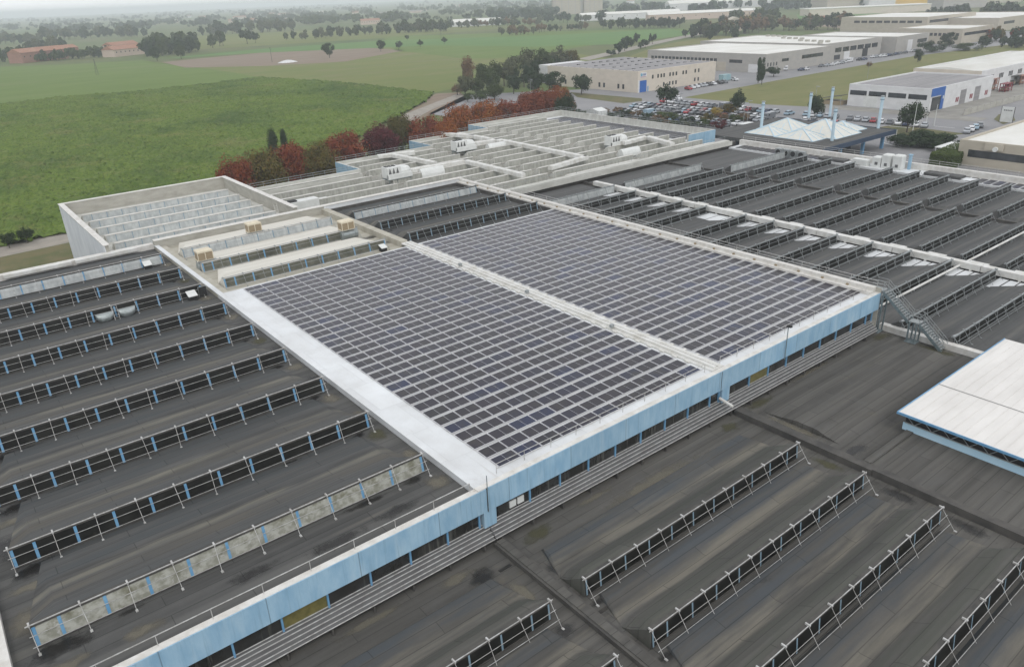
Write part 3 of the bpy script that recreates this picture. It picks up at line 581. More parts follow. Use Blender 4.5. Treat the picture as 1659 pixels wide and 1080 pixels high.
# ================================================================ WHITE REAR HALL
hallB = thing('factory_hall', 'stepped rear hall with rows of grey-white skylights behind the solar roof', 'factory hall')
steps = [(48.2, 79.1, 157.0), (79.1, 106.3, 168.8), (106.3, 132.4, 179.8), (132.4, 158.4, 189.0)]
for (x0, x1, y1) in steps: MB().box(x0, 118.6 if x1 < 81 else 115.2, -9.9, x1, y1, ZL).build('roof_deck', 'bdeck', hallB)
MB().box(158.4, 127.9, -9.9, 169.2, 189, ZL).build('roof_deck', 'white', hallB)
m = MB(); rl = MB(); bw = MB(); py_ = None
for (x0, x1, y1) in steps:
    m.box(x0, y1-.5, ZL, x1, y1, -2.95); m.box(x0, y1-2.6, ZL, x1-.5, y1-.5, -3.5)
    railing(rl, (x0, y1-.2, -2.9), (x1, y1-.2, -2.9), .95, 2.6, .04)
    if py_: m.box(x0, py_, ZL, x0+.5, y1-.5, -2.95); bw.box(x0-.06, py_, -9.9, x0, y1, -2.96)
    py_ = y1
m.box(158.4, 188.5, ZL, 169.2, 189, -2.95); m.box(168.7, 127.9, ZL, 169.2, 188.5, -2.95); m.box(158.4, 127.9, ZL, 168.7, 128.4, -2.95); m.box(80.6, 115.2, ZL, 158.4, 116.6, -2.92)
railing(rl, (158.4, 188.8, -2.9), (169, 188.8, -2.9), .95, 2.6, .04); railing(rl, (169, 128, -2.9), (169, 188.8, -2.9), .95, 2.6, .04); railing(rl, (79.5, 116.4, -2.9), (158, 116.4, -2.9), .8, 4, .03, False)
bw.box(158.4, 127.84, -9.9, 169.26, 127.9, -2.96); bw.box(169.2, 127.9, -9.9, 169.26, 189, -2.96)
m.build('parapet', 'whited', hallB); rl.build('parapet_rail', 'steel', hallB); bw.build('wall', 'blue', hallB)
PB = [(.3, 1.45), (.9, 1.4), (1.5, 1.2), (2.0, .8), (2.3, .35), (2.6, 0)]
shW1 = {}
def wsk(L, ins):
    k = (round(L, 1), ins)
    if k not in shW1: shW1[k] = skylight(L, 1.45, PB, 'whited', 'polyw', None, 'wmull', .06, step=2.2, taper=1.0, lean=.08, capm='coping', inset=ins)
    return shW1[k]
for k in range(13):
    y = 122.3+5.42*k
    for (x0, x1, ymax, ins, gx) in ((50.0, 78.2, 155, .2, 1), (80.3, 105.5, 166.5, .2, 1), (107.6, 131.8, 177.5, .2, 2.2), (134.6, 157.0, 187, 2.2, .2)):
        if y > ymax: continue
        if x0 < 60 and k == 0: continue
        if k == 0 and x0 < 100: put(wsk(x1-x0, 0.2), hallB, (x0, y, ZL)); continue
        put(wsk(x1-x0, ins), hallB, (x0, y, ZL))
for i, x in enumerate((82.2, 107.0, 134.0)): put(wsk(22, .2), hallB, (x, 117.6+.2, ZL)) if i else None
MB().box(50, 119.2, -4.6, 79, 122.3, -3.1).build('roof_duct', 'white', hallB)
# solar strip on the rear hall
m = MB()
for k in range(34):
    for c in range(3): m.box(159.3+c*2.6, 130.5+k*1.6, -4.45, 161.8+c*2.6, 131.75+k*1.6, -4.4)
tag(m.build('solar_panels', 'cell'), 'grey solar panel strip along the far right edge of the rear hall', 'solar panels', None, 'stuff')
tag(MB().loft([[(x, -3, 0), (x, 3, 0), (x, 3, 1.8), (x, 0, 2.6), (x, -3, 1.8)] for x in (-2.2, 2.2)], closed=True).build('marquee_tent', 'ahu', None, G(967, 187, -8.5), 0), 'small white gabled tent behind the rear hall corner', 'tent')
# ducts and air handling units
def duct(pts, label, w_=1.1, h=.9, z=-3.25):
    t = thing('roof_duct', label, 'duct', (0, 0, 0))
    for a, b_ in zip(pts, pts[1:]):
        a = Vector((a[0], a[1], 0)); b_ = Vector((b_[0], b_[1], 0)); d = (b_-a); L = d.length; ang = math.atan2(d.y, d.x)
        m = MB(); n = max(1, int(L/5))
        for i in range(n): m.loft([[(x, -w_/2, 0), (x, w_/2, 0), (x, w_/2, h*.85), (x, w_/2-.12, h), (x, -w_/2+.12, h), (x, -w_/2, h*.85)] for x in (i*L/n-w_/2*(i == 0), (i+1)*L/n-.05+w_/2*.9*(i == n-1))], closed=True)
        m.build('duct_run', 'insul', t, (a.x, a.y, z), ang)
    return t
def pz(px, py, z=-2.6): q = G(px, py, z); return (q.x, q.y)
def ahu(p, label, rz=0):
    t = thing('air_handling_unit', label, 'air unit', p, rz, 'white air handling units on the rear roof'); t.scale = (.87,)*3
    m = MB(); m.box(-2.6, -1.4, .8, 1.2, 1.6, 3.4); m.box(-2.6, -1.75, .6, 4.2, -1.0, 1.7); m.build('casing', 'ahu', t)
    m = MB(); secs = []
    for x, r in ((1.2, 1.0), (3.2, 1.0), (4.0, .8), (4.4, .5)): secs.append([(x, .1+1.55*r*math.cos(a), 1.9+1.45*r*math.sin(a)) for a in [2*math.pi*(i+.5)/12 for i in range(12)]])
    m.loft(secs, closed=True); m.build('filter_drum', 'ahu', t)
    for i in range(3):
        x = -1.9+i*1.05
        MB().loft([[(x-.42, yy, 1.9), (x+.42, yy, 1.9), (x+.05, yy, 3.2), (x-.05, yy, 3.2)] for yy in (-1.44, -1.38)], closed=True).build('air_intake', 'louvre', t)
        MB().box(x-.35, .0, 3.4, x+.35, 1.1, 3.52).build('top_vent', 'dark', t)
    m = MB(); m.box(-2.6, -1.6, .45, 4.2, 1.5, .6)
    for x in (-2.3, 0, 3.8):
        for y in (-1.4, 1.3): m.tube((x, y, -.9), (x, y, .5), .08)
    m.build('support_frame', 'steeld', t)
    return t
ahu(Vector((*pz(640, 293, -4.2), -4.0)), 'white air handling unit with three dark triangular intakes, nearest the dark central roof')
ahu(Vector((*pz(748, 248, -4.2), -4.0)), 'white air handling unit with triangular intakes in the second bay, behind the nearest one')
ahu(Vector((*pz(996, 240, -4.2), -4.0)), 'white air handling unit farthest right, beside the dark roof boundary')
duct([pz(660, 276), pz(754, 260), pz(846, 282)], 'white boxed duct bending right from the nearest air handling unit')
duct([pz(616, 252), pz(668, 246)], 'short pale duct stub at the rear edge of the nearest stepped bay', 1.3)
duct([pz(640, 251), pz(703, 263)], 'pale duct crossing the skylights left of the middle air handling unit')
duct([pz(720, 216), pz(765, 220)], 'short pale duct stub at the rear edge of the second stepped bay', 1.3)
duct([pz(768, 232), pz(808, 226), pz(948, 254), pz(893, 270)], 'long white duct from the second air handling unit across the rear roof')
duct([pz(745, 216), pz(810, 228)], 'pale duct crossing from the second step to the long white duct')
duct([pz(1012, 230), pz(1048, 221), pz(1088, 232)], 'white duct behind the right-hand air handling unit', 1.3)
for px, py, lb in ((700, 282, 'white half-barrel hood beside the nearest air handling unit'), (806, 241, 'white half-barrel hood right of the middle air handling unit'), (1020, 250, 'white barrel hood under the right-hand air handling unit')):
    m = MB(); m.loft([[(x, 1.1*math.cos(a), 1.9*math.sin(a)) for a in [math.pi*i/8 for i in range(9)]] for x in (-3.2, 2.8)], closed=True); tag(m.build('duct_hood', 'ahu', None, Vector((*pz(px, py, -4.2), -4.5))), lb, 'hood')
t = thing('rooftop_chiller', 'low white chiller with dark fan deck beside the annex parapet', 'chiller', Vector((*pz(500, 330, -3.9), -4.6)))
MB().box(-4.2, -1.1, 0, 1.8, 1.1, 1.7).build('casing', 'ahu', t); MB().box(-4.0, -.7, 1.7, -2.5, .7, 1.95).build('fan_deck', 'dark', t); MB().box(2.0, -.9, 0, 4.2, .9, 1.2).build('side_duct', 'ahu', t)
# ================================================================ GROUND
def land(name, a, b, sc, lay=(), **k): return mk(name, a, b, sc=sc, rough=.95, spec=.1, lay=lay, **k)
M['soilg'] = land('mixed_farmland', (.085, .125, .04), (.13, .13, .06), (.004, .006, .01), [((.05, .075, .035), (.02, .012, 1), .55, .7, .6), ((.16, .14, .09), (.006, .01, 1), .6, .72, .5)])
M['maize'] = land('maize_crop', (.085, .135, .025), (.13, .175, .038), (.5, .5, .5), [((.045, .08, .024), (.035, .02, .5), .46, .66, .75), ((.16, .165, .06), (.05, .06, .5), .55, .68, .7), ((.035, .055, .02), (1.6, 1.6, 1.6), .5, .62, .6), ((.14, .17, .06), (.6, .6, .6), .58, .68, .5)], detail=8)
M['smooth'] = land('short_green_crop', (.1, .15, .032), (.12, .17, .042), (.02, .05, 1), [((.16, .17, .08), (.01, .03, 1), .55, .75, .5)])
M['dull'] = land('dull_green_stubble', (.125, .155, .045), (.155, .165, .055), (.01, .03, 1), [((.19, .16, .10), (.02, .05, 1), .52, .68, .6)])
M['soil'] = land('tilled_brown_soil', (.19, .145, .11), (.23, .185, .14), (.02, .2, 1), [((.15, .15, .08), (.015, .03, 1), .55, .7, .6)])
M['bright'] = land('bright_green_field', (.09, .17, .05), (.11, .185, .055), (.01, .03, 1))
M['meadow'] = land('yellow_green_meadow', (.135, .145, .05), (.17, .165, .07), (.03, .08, 1), [((.09, .12, .04), (.05, .1, 1), .55, .7, .5)], detail=8)
M['verge'] = land('dry_verge', (.15, .13, .07), (.10, .11, .05), (.2, .2, 1), [((.2, .17, .12), (.3, .3, 1), .6, .7, .5)])
M['asph'] = mk('worn_asphalt', (.19, .19, .195), (.235, .23, .23), sc=(.05, .05, 1), rough=.9, lay=[((.13, .13, .13), (.3, .04, 1), .6, .72, .5), ((.27, .27, .27), (.03, .3, 1), .6, .75, .4)])
M['gravel'] = mk('pale_gravel', (.3, .27, .23), (.23, .21, .18), sc=(.3, .3, 1), rough=.95)
M['yard'] = mk('concrete_yard', (.27, .26, .23), (.2, .19, .17), sc=(.2, .2, 1), rough=.9)
def struct(name, pts, mat_, lvl, kind='structure'):
    m = MB(); m.face([(p[0], p[1], ZG+.02*lvl) for p in pts]); return tag(m.build(name, mat_), None, None, None, kind)
def fan(l): return [G(*p) for p in l]
struct('ground', [(-11000, -4000), (11000, -4000), (11000, 11000), (-11000, 11000)], 'soilg', 0)
MZ = [(-90, 180), (75, 161), (240, 147), (330, 138), (420, 126), (545, 134), (660, 146), (703, 151), (690, 166), (640, 192), (600, 214), (500, 262), (300, 338), (140, 372), (0, 402), (-90, 422)]
struct('field', fan([(-90, 112), (100, 105), (230, 98), (380, 118), (420, 126), (330, 138), (240, 147), (75, 161), (-90, 180)]), 'smooth', 1)
struct('field', fan([(240, 100), (262, 101), (420, 86), (560, 80), (700, 74), (870, 76), (1000, 98), (870, 112), (740, 142), (706, 150), (545, 134), (420, 126), (380, 118)]), 'dull', 1)
struct('field', fan([(262, 101), (420, 86), (590, 77), (655, 82), (560, 100), (440, 107), (300, 110)]), 'soil', 2)
struct('field', fan([(310, 118), (460, 113), (600, 112), (730, 122), (745, 136), (690, 142), (545, 126), (400, 118)]), 'soil', 2) if False else None
struct('field', fan([(260, 96), (420, 80), (620, 66), (880, 58), (1085, 47), (1130, 55), (1000, 72), (870, 76), (700, 74), (560, 80), (420, 86)]), 'bright', 3)
struct('field', fan([(620, 60), (900, 51), (1110, 47), (1120, 52), (930, 78), (860, 92), (760, 96), (640, 82)]), 'smooth', 2)
struct('field', fan([(250, 62), (560, 47), (900, 40), (620, 62), (400, 76), (300, 82)]), 'dull', 4)
struct('field', fan([(1000, 100), (1060, 76), (1150, 58), (1260, 62), (1180, 92), (1060, 104)]), 'meadow', 3)
struct('field', fan([(1290, 24), (1660, 18), (1660, 34), (1480, 40), (1300, 40)]), 'bright', 3)
struct('field', fan([(1330, 44), (1660, 26), (1660, 34), (1420, 50)]), 'soil', 4)
# maize: real relief
def inside(x, y, poly):
    c = False; j = len(poly)-1
    for i in range(len(poly)):
        if (poly[i].y > y) != (poly[j].y > y) and x < (poly[j].x-poly[i].x)*(y-poly[i].y)/(poly[j].y-poly[i].y)+poly[i].x: c = not c
        j = i
    return c
mzp = fan(MZ); X0 = min(p.x for p in mzp); X1 = max(p.x for p in mzp); Y0 = min(p.y for p in mzp); Y1 = max(p.y for p in mzp)
m = MB(); rg = random.Random(5); st_ = .85; idx = {}
nx = int((X1-X0)/st_); ny = int((Y1-Y0)/st_)
def mv(i, j):
    if (i, j) not in idx:
        x = X0+i*st_; y = Y0+j*st_; idx[(i, j)] = len(m.v)
        h = ZG+.55+.6*noise.noise((x*.12, y*.12, 0))+.4*noise.noise((x*.4, y*.4, 5))+rg.uniform(-.55, .55)
        m.v.append((x+rg.uniform(-.4, .4), y+rg.uniform(-.4, .4), h))
    return idx[(i, j)]
for i in range(nx):
    for j in range(ny):
        if inside(X0+(i+.5)*st_, Y0+(j+.5)*st_, mzp): m.f.append((mv(i, j), mv(i+1, j), mv(i+1, j+1), mv(i, j+1))); m.m.append(0)
tag(m.build('maize_crop', 'maize'), 'rough green maize crop filling the near field at left', 'crop', None, 'stuff')
struct('dirt_track', fan([(640, 196), (706, 152), (745, 150), (760, 160), (690, 190), (600, 232), (570, 240)]), 'soil', 3)
struct('path', fan([(655, 186), (742, 152), (752, 156), (700, 178), (620, 222), (600, 225)]), 'gravel', 5)
struct('path', fan([(-60, 412), (110, 372), (130, 372), (300, 330), (300, 338), (118, 392), (-60, 430)]), 'gravel', 3)
struct('verge', fan([(-60, 430), (118, 392), (300, 338), (330, 400), (0, 470), (-60, 480)]), 'verge', 2)
struct('gravel_road', fan([(935, 96), (1060, 68), (1140, 52), (1146, 55), (1090, 66), (955, 98)]), 'gravel', 6)
struct('car_park', [(165, 30), (262, 30), (262, 262), (210, 300), (165, 262)], 'asph', 3)
struct('road', [(262, 60), (900, 60), (900, 214), (262, 214)], 'asph', 3)
struct('road', [(262, 214), (700, 214), (700, 330), (262, 330)], 'asph', 3)
struct('meadow', [(257, 211), (360, 216), (469, 219), (560, 208), (640, 190), (640, 156), (281, 153), (262, 158), (258, 175)], 'meadow', 4)
struct('verge', fan([(925, 150), (1040, 160), (1040, 164), (1010, 168), (935, 158)]), 'verge', 5)
struct('verge', [(262, 100), (271, 100), (271, 156), (262, 156)], 'yard', 5)
struct('yard', [(271, 108), (420, 108), (420, 126), (271, 126)], 'yard', 5)
struct('verge', [(225, 98), (240, 94), (243, 116), (232, 118)], 'verge', 4)
struct('verge', fan([(1610, 194), (1618, 186), (1640, 184), (1645, 196), (1625, 202)]), 'verge', 6)
for k in range(7): struct('road_marking', [(247+.0*k, 40+k*10), (247.3, 40+k*10), (247.3, 46+k*10), (247, 46+k*10)], 'ahu', 6)
for (a, b_) in (((1445, 193), (1495, 196)), ((1440, 205), (1475, 208)), ((1430, 232), (1460, 240))):
    p = G(*a); q = G(*b_); n_ = (q-p).normalized().cross(Vector((0, 0, 1)))*.25; struct('road_marking', [p-n_, q-n_, q+n_, p+n_], 'ahu', 7)
# ================================================================ BUILDINGS AROUND
def wallmat(name, a, b, br=None): return mk(name, a, b, sc=(.3, .3, .5), rough=.8, lay=[((a[0]*.7, a[1]*.68, a[2]*.62), (.25, .25, .5), .58, .75, .35)], brick=br)
M['wcream'] = wallmat('cream_render', (.56, .50, .42), (.50, .45, .38)); M['wgrey'] = wallmat('grey_precast_panels', (.36, .34, .31), (.31, .30, .28))
M['wwhite'] = wallmat('white_precast_panels', (.62, .62, .62), (.54, .54, .54)); M['wtan'] = wallmat('tan_precast_panels', (.42, .38, .31), (.37, .335, .27))
M['rwhite'] = mk('white_flat_roof', (.66, .655, .62), (.56, .55, .5), sc=(.05, .1, 1), rough=.7)
M['rgrey'] = mk('grey_ribbed_roof', (.2, .195, .195), (.27, .26, .26), sc=(.03, .4, 1), rough=.8)
M['rtile'] = mk('terracotta_tiles', (.33, .16, .10), (.26, .13, .09), sc=(.5, .5, 1), rough=.85, lay=[((.38, .28, .2), (.2, .2, 1), .55, .7, .6)])
M['door'] = mk('strong_blue_paint', (.015, .09, .33), (.02, .11, .36), sc=(1, 1, 1), rough=.4)
M['win'] = mk('dark_window_glass', (.025, .028, .03), (.05, .055, .06), sc=(.5, .5, .5), rough=.1, spec=.6)
M['redw'] = mk('dark_red_paint', (.2, .02, .03), rough=.5); M['wire'] = mk('dark_pole', (.07, .07, .065), rough=.8)
def building(name, label, cat, x0, x1, y0, y1, h, wall, roof, wins=(), doors=(), para=.6, ribs=None, group=None):
    b = thing(name, label, cat, (x0, y0, ZG), 0, group); L, D = x1-x0, y1-y0
    MB().box(0, 0, 0, L, D, h-para).build('wall', wall, b)
    m = MB()
    for q in ((0, -.02, L, .5), (0, D-.5, L, D+.02)): m.box(q[0]-.02, q[1], h-para, q[2]+.02, q[3], h)
    for q in ((-.02, .5, .5, D-.5), (L-.5, .5, L+.02, D-.5)): m.box(q[0], q[1], h-para, q[2], q[3], h)
    m.build('parapet', wall, b)
    MB().box(.5, .5, h-para, L-.5, D-.5, h-para+.15).build('roof', roof, b)
    if ribs:
        m = MB(); x = 2 if ribs[0] == 'y' else 2
        if ribs[0] == 'y':
            while x < L-2: m.loft([[(x, yy, h-para+.14), (x+ribs[1]*.45, yy, h-para+ribs[2]), (x+ribs[1]*.8, yy, h-para+.14)] for yy in (1.2, D-1.2)], closed=True); x += ribs[1]
        else:
            while x < D-2: m.loft([[(xx, x, h-para+.14), (xx, x+ribs[1]*.45, h-para+ribs[2]), (xx, x+ribs[1]*.8, h-para+.14)] for xx in (1.2, L-1.2)], closed=True); x += ribs[1]
        m.build('roof_ribs', ribs[3], b)
    # wins: (face, a0, a1, z0, z1, mat)
    for (fc, a0, a1, z0, z1, mt, nm) in [(*q, 'window') for q in wins]+[(*q, 'door') for q in doors]:
        e = .05
        if fc == 'W': bx = (-e, a0, z0, .0, a1, z1)
        elif fc == 'S': bx = (a0, -e, z0, a1, .0, z1)
        MB().box(*bx).build(nm, mt, b)
        if nm == 'window' and a1-a0 < 3: pass
    return b
A = building('warehouse', 'cream two-storey warehouse with grey saw-tooth roof and blue loading door', 'warehouse', 257.5, 311, 237.3, 297, 9, 'wcream', 'rgrey',
  wins=[('S', x, x+1.0, 5.2, 6.8, 'win') for x in (9, 12.5, 14.6, 16.5, 20.5, 22.6, 24.8, 29.5, 31.6, 38, 40.5)]+[('S', x, x+1.0, 1.4, 3, 'win') for x in (16.5, 20.5, 22.6, 24.8, 38, 40.5)]+[('W', y, y+1.2, 1.2, 3.2, 'win') for y in (8, 11, 20, 23, 33, 46)],
  doors=[('S', 1.2, 5.6, .1, 5.0, 'door'), ('S', 6.2, 6.9, .1, 2.4, 'blued')], ribs=('x', 4.2, .8, 'rgrey'))
MB().box(.2, -.05, .1, 1.1, 0, 5.3).build('door_surround', 'wwhite', A, (.05, 0, 0))
sg = MB().box(1.4, -.12, 6.2, 5.4, -.02, 8.3).build('sign_board', 'wwhite', A)
MB().tube((2.2, -.16, 7.4), (2.2, -.12, 7.4), .65, 14).build('sign_emblem', mk('teal_paint', (.1, .3, .4), rough=.5), sg)
m = MB()
for i, x in enumerate((3.1, 3.75, 4.4)): m.box(x, -.16, 6.95, x+.5, -.12, 7.85)
m.build('sign_lettering', mk('grey_blue_letter', (.16, .2, .32), rough=.6), sg); MB().box(1.6, -.16, 6.35, 5.2, -.12, 6.6).build('sign_stripe', mk('dull_red_letter', (.35, .16, .18), rough=.6), sg)
MB().box(20, 42, 9.0, 52, 58, 10.2).build('roof_annex', 'rwhite', A) if False else tag(MB().box(0, 0, 0, 26, 9, 8.5).build('long_shed', 'wwhite', None, (262, 300, ZG)), 'long white shed roof just behind the cream warehouse', 'shed')
m = MB()
for i in range(9):
    for j in range(4): m.box(6+i*5+j, 8+j*13, 8.6, 7+i*5+j, 9.4+j*13, 9.4)
m.build('roof_vents', 'louvre', A)
Bq = building('warehouse', 'grey-beige warehouse with bright white roof behind the cream one, two cypresses at its corner', 'warehouse', 350.5, 414, 237, 316, 9.2, 'wgrey', 'rwhite', wins=[('W', 30+i*2.6, 31.9+i*2.6, 4.6, 6.2, 'win') for i in range(18)]+[('W', 14, 22, 4.4, 6, 'win'), ('S', 14, 20, 4.6, 6.0, 'win'), ('S', 32, 52, 4.6, 6.4, 'win')]+[('S', x, x+1, 3.2, 4.9, 'win') for x in (1.5, 4, 6.5, 9)], doors=[('W', 4, 10, .1, 4.2, 'wwhite'), ('W', 24, 30, .1, 4.6, 'wtan')])
MB().box(.8, -.12, 0, 13.5, -.06, 5.6).build('wall_panel', 'wwhite', Bq) if False else None
B2 = building('warehouse', 'long grey warehouse with pale roof dotted with small roof boxes', 'warehouse', 415.2, 476, 243.2, 330, 9.6, 'wgrey', 'rwhite', wins=[('S', 2+i*8, 8.6+i*8, 4.4, 6.8, 'win') for i in range(7)]+[('S', 2, 16, .5, 3, 'win')], doors=[('S', 20, 26, .1, 4.2, 'wwhite'), ('S', 40, 46, .1, 4.5, 'dark')])
m = MB()
for i in range(14): x = 4+(i*17) % 52; y = 6+(i*23) % 74; m.box(x, y, 9.15, x+2.4, y+1.8, 10.2)
m.build('roof_box', 'concw', B2)
building('warehouse', 'grey warehouse with tall white door at the far end of the row of parked cars', 'warehouse', 482, 522, 237, 300, 9.4, 'wgrey', 'rwhite', wins=[('S', 26, 38, 4.4, 6.5, 'win')], doors=[('W', 30, 37, .1, 4, 'dark'), ('S', 14, 20, .1, 6.8, 'wwhite')])
building('office_block', 'distant grey-beige block with a band of dark windows and white roof strip', 'industrial building', 654, 740, 300, 372, 12.5, 'wtan', 'rwhite', wins=[('W', 4+i*6.4, 9+i*6.4, 8, 9.8, 'win') for i in range(9)]+[('S', 4, 60, 8, 10, 'win')])
building('warehouse', 'distant low warehouse with bright pale roof in front of the far tree belt', 'warehouse', 560, 606, 233, 276, 9.6, 'wtan', 'rwhite', wins=[('W', 2+i*2.8, 3.9+i*2.8, 5, 6.8, 'win') for i in range(13)]+[('S', 3, 42, 5.2, 7, 'win')])
building('warehouse', 'farthest pale flat-roofed warehouse at upper right beside autumn trees', 'warehouse', 690, 800, 262, 330, 10, 'wtan', 'rwhite', wins=[('S', 10, 30, 5, 7, 'win')])
Cb = building('warehouse', 'white warehouse with window band and a blue corner behind the flagpoles', 'warehouse', 272.5, 321, 119.6, 148.6, 7.6, 'wwhite', 'rgrey', wins=[('W', 1.2+i*7, 7.4+i*7, 3.9, 5.5, 'win') for i in range(4)]+[('S', x, x+.9, 1.2, 2.8, 'redw') for x in (19.5, 20.8, 30.5, 31.8, 43, 44.3)], doors=[('W', 18, 23, .1, 4.3, 'ahu'), ('S', 1.2, 8.5, .2, 4.6, 'win'), ('S', 10.5, 15.5, .1, 4.6, 'wwhite'), ('S', 22.5, 27, .1, 5, 'rgrey'), ('S', 34, 38.5, .1, 5, 'rgrey')], ribs=('y', 3.2, .35, 'rgrey'))
MB().box(.1, -.16, 5.0, 9.8, -.055, 7.62).build('blue_cladding', 'door', Cb); MB().box(7.6, -.16, .2, 9.8, -.055, 5.0).build('blue_cladding', 'door', Cb)
MB().box(8.6, -.24, 3.6, 9.3, -.17, 4.6).build('sign_emblem', 'ahu', Cb)
C2 = building('warehouse', 'long warehouse with curved pale ribbed roof right of the blue-cornered one', 'warehouse', 327, 420, 126.5, 152, 8.2, 'wwhite', 'rwhite', wins=[('S', 8+i*9+j*1.4, 9+i*9+j*1.4, 4.2, 6, 'win') for i in range(9) for j in range(3)], doors=[('S', 2, 6, .1, 4.5, 'redw')])
m = MB(); D = 25.5; secs = []
for x in (.6, 92.4): secs.append([(x, .8+(D-1.6)*i/10, 7.7+1.2*math.sin(math.pi*i/10)) for i in range(11)])
m.loft(secs)
x = 1
while x < 92: m.loft([[(xx, .8+(D-1.6)*i/10, 7.74+1.2*math.sin(math.pi*i/10)) for i in range(11)] for xx in (x, x+.25)], caps=False); x += 2.4
m.build('roof', 'rwhite', C2)
MB().box(-.1, -.1, 6.3, .0, D+.1, 8.25).build('fascia', 'wcream', C2)
t = thing('lean_to_shed', 'dark open lean-to against the rear of the white warehouse', 'shed', (270.5, 150, ZG))
MB().loft([[(0, y, 0), (.1, y, 0), (.1, y, 3), (0, y, 3)] for y in (0, .1)], closed=True).build('post', 'steel', t); MB().loft([[(x, 0, 3.6), (x, 8, 2.2), (x, 8, 2.1), (x, 0, 3.5)] for x in (0, 6)], closed=True).build('roof', 'dark', t); MB().box(.5, .5, 0, 5.5, 7.5, 1.4).build('stored_goods', 'brownl', t)
Dd = building('warehouse', 'low beige building with bright white roof at the right edge behind the parapet', 'warehouse', 198, 262, 30, 78.3, 6.0, 'wtan', 'rwhite', wins=[('W', 29, 46, 2.2, 3.9, 'win'), ('W', 14, 28, 2.2, 3.9, 'glass')], doors=[('W', 8, 13, .1, 3.8, 'door')])
MB().box(-.6, 38.5, 4.3, -.1, 42.5, 5.8).build('wall_unit', 'wtan', Dd); MB().tube((-1.2, 40, 4.7), (-.6, 40, 4.7), .55, 10).build('satellite_dish', 'ahu', Dd)
t = thing('entrance_awning', 'white flat awning beside the low beige building', 'awning', (200, 80.2, ZG)); MB().box(0, 0, 3.0, 9, 4.5, 3.2).build('awning_roof', 'ahu', t)
for x, y in ((.2, .2), (8.6, .2), (.2, 4.2), (8.6, 4.2)): MB().box(x, y, 0, x+.15, y+.15, 3).build('post', 'ahu', t)
# fence along the concrete yard
t = thing('concrete_fence', 'grey concrete panel fence along the yard of the white warehouse', 'fence', (272, 108, ZG)); x = 0
while x < 150:
    MB().box(x+.1, 0, 0, x+4.8, .18, 1.9).build('fence_panel', 'concw', t); MB().box(x-.1, -.06, 0, x+.1, .24, 2.1).build('fence_post', 'wgrey', t); x += 4.9
# totem sign
t = thing('totem_sign', 'white rectangular totem sign with a faint grey line of text at the right edge', 'sign', G(1629, 199)); 
MB().box(-.15, -1.7, .2, .15, 1.7, 4.6).build('sign_board', 'ahu', t)
m = MB()
for i in range(5): m.box(-.18, -1.2+i*.5, 3.5, -.15, -.9+i*.5, 3.85)
m.build('sign_lettering', 'louvre', t)
for s_ in (-1.85, 1.75): MB().box(-.1, s_, 0, .1, s_+.1, 4.8).build('post', 'wire', t)
# ---------------- canopy with glass pyramids and blue chimneys
cp = thing('entrance_canopy', 'dark flat canopy building with white and pale blue pyramid rooflights', 'canopy building', (172, 98.3, ZG))
MB().box(0, 0, 4.2, 35, 36, 5.0).build('roof', 'felt', cp)
m = MB(); m.box(-.1, -.12, 4.0, 35.1, 0, 5.15); m.box(35, 0, 4.0, 35.12, 36, 5.15); m.build('fascia', mk('deep_blue_fascia', (.025, .045, .08), rough=.5), cp)
for x, y in ((2, 2), (12, 2), (23, 2), (33, 2), (33, 12), (33, 24), (33, 33)): MB().box(x, y, 0, x+.7, y+.7, 4.0).build('column', 'blued', cp)
MB().box(4, 8, 0, 28, 30, 4.1).build('wall', 'win', cp)
M['pyr'] = mk('pale_rooflight_panels', (.5, .52, .5), (.58, .56, .49), sc=(.8, .8, .8), rough=.4); M['pyrb'] = mk('light_blue_ribs', (.40, .53, .61), (.46, .58, .65), rough=.5)
def pyramid(cx, cy, w_, d_, h):
    apex = (cx, cy, 5.0+h); cs = [(cx-w_, cy-d_, 5.0), (cx+w_, cy-d_, 5.0), (cx+w_, cy+d_, 5.0), (cx-w_, cy+d_, 5.0)]
    m = MB(); rb = MB()
    for i in range(4):
        a = Vector(cs[i]); b_ = Vector(cs[(i+1) % 4]); m.face([a, b_, apex]); rb.tube(a, apex, .18, 4); rb.tube(a, b_, .16, 4)
        for f in (.33, .66): rb.tube(a.lerp(b_, f), a.lerp(b_, f).lerp(Vector(apex), .6), .11, 4)
    o = m.build('pyramid_rooflight', 'pyr', cp); rb.build('blue_ribs', 'pyrb', o)
pyramid(19.5, 11.5, 6.2, 7.0, 3.7); pyramid(11, 12.5, 4.2, 5.6, 2.1); pyramid(28.2, 11.5, 4.0, 5.0, 2.0); pyramid(20, 23, 5.6, 5.6, 2.8); pyramid(11.5, 23, 4, 4.6, 1.8)
for i, (px, pyb, pyt, lb) in enumerate(((1232.6, 213, 173, 'pale blue chimney column farthest left, at the left canopy corner'), (1347.7, 228, 185, 'pale blue chimney column nearest the camera, in front of the pyramids'), (1422.6, 208, 167, 'pale blue chimney column on the right of the pyramids'), (1310, 191, 158, 'thin pale blue chimney column behind the pyramids on the left'), (1344, 189, 151, 'tallest-looking pale blue chimney column behind the pyramid apex'))):
    p = G(px, pyb, -5.0); d = (p-Vector((0, 0, CAMH))).length; hgt = (pyb-pyt)*d/FPX/.95
    t = thing('chimney_column', lb, 'chimney', p, 0, 'pale blue chimney columns of the canopy'); MB().tube((0, 0, 0), (0, 0, hgt), .4, 12).build('column_shaft', 'pyrb', t)
    MB().tube((0, 0, hgt-.8), (0, 0, hgt-.55), .58, 12).build('collar', 'bluem', t); MB().tube((0, 0, hgt), (0, 0, hgt+.25), .5, 12).build('cap', 'steel', t)
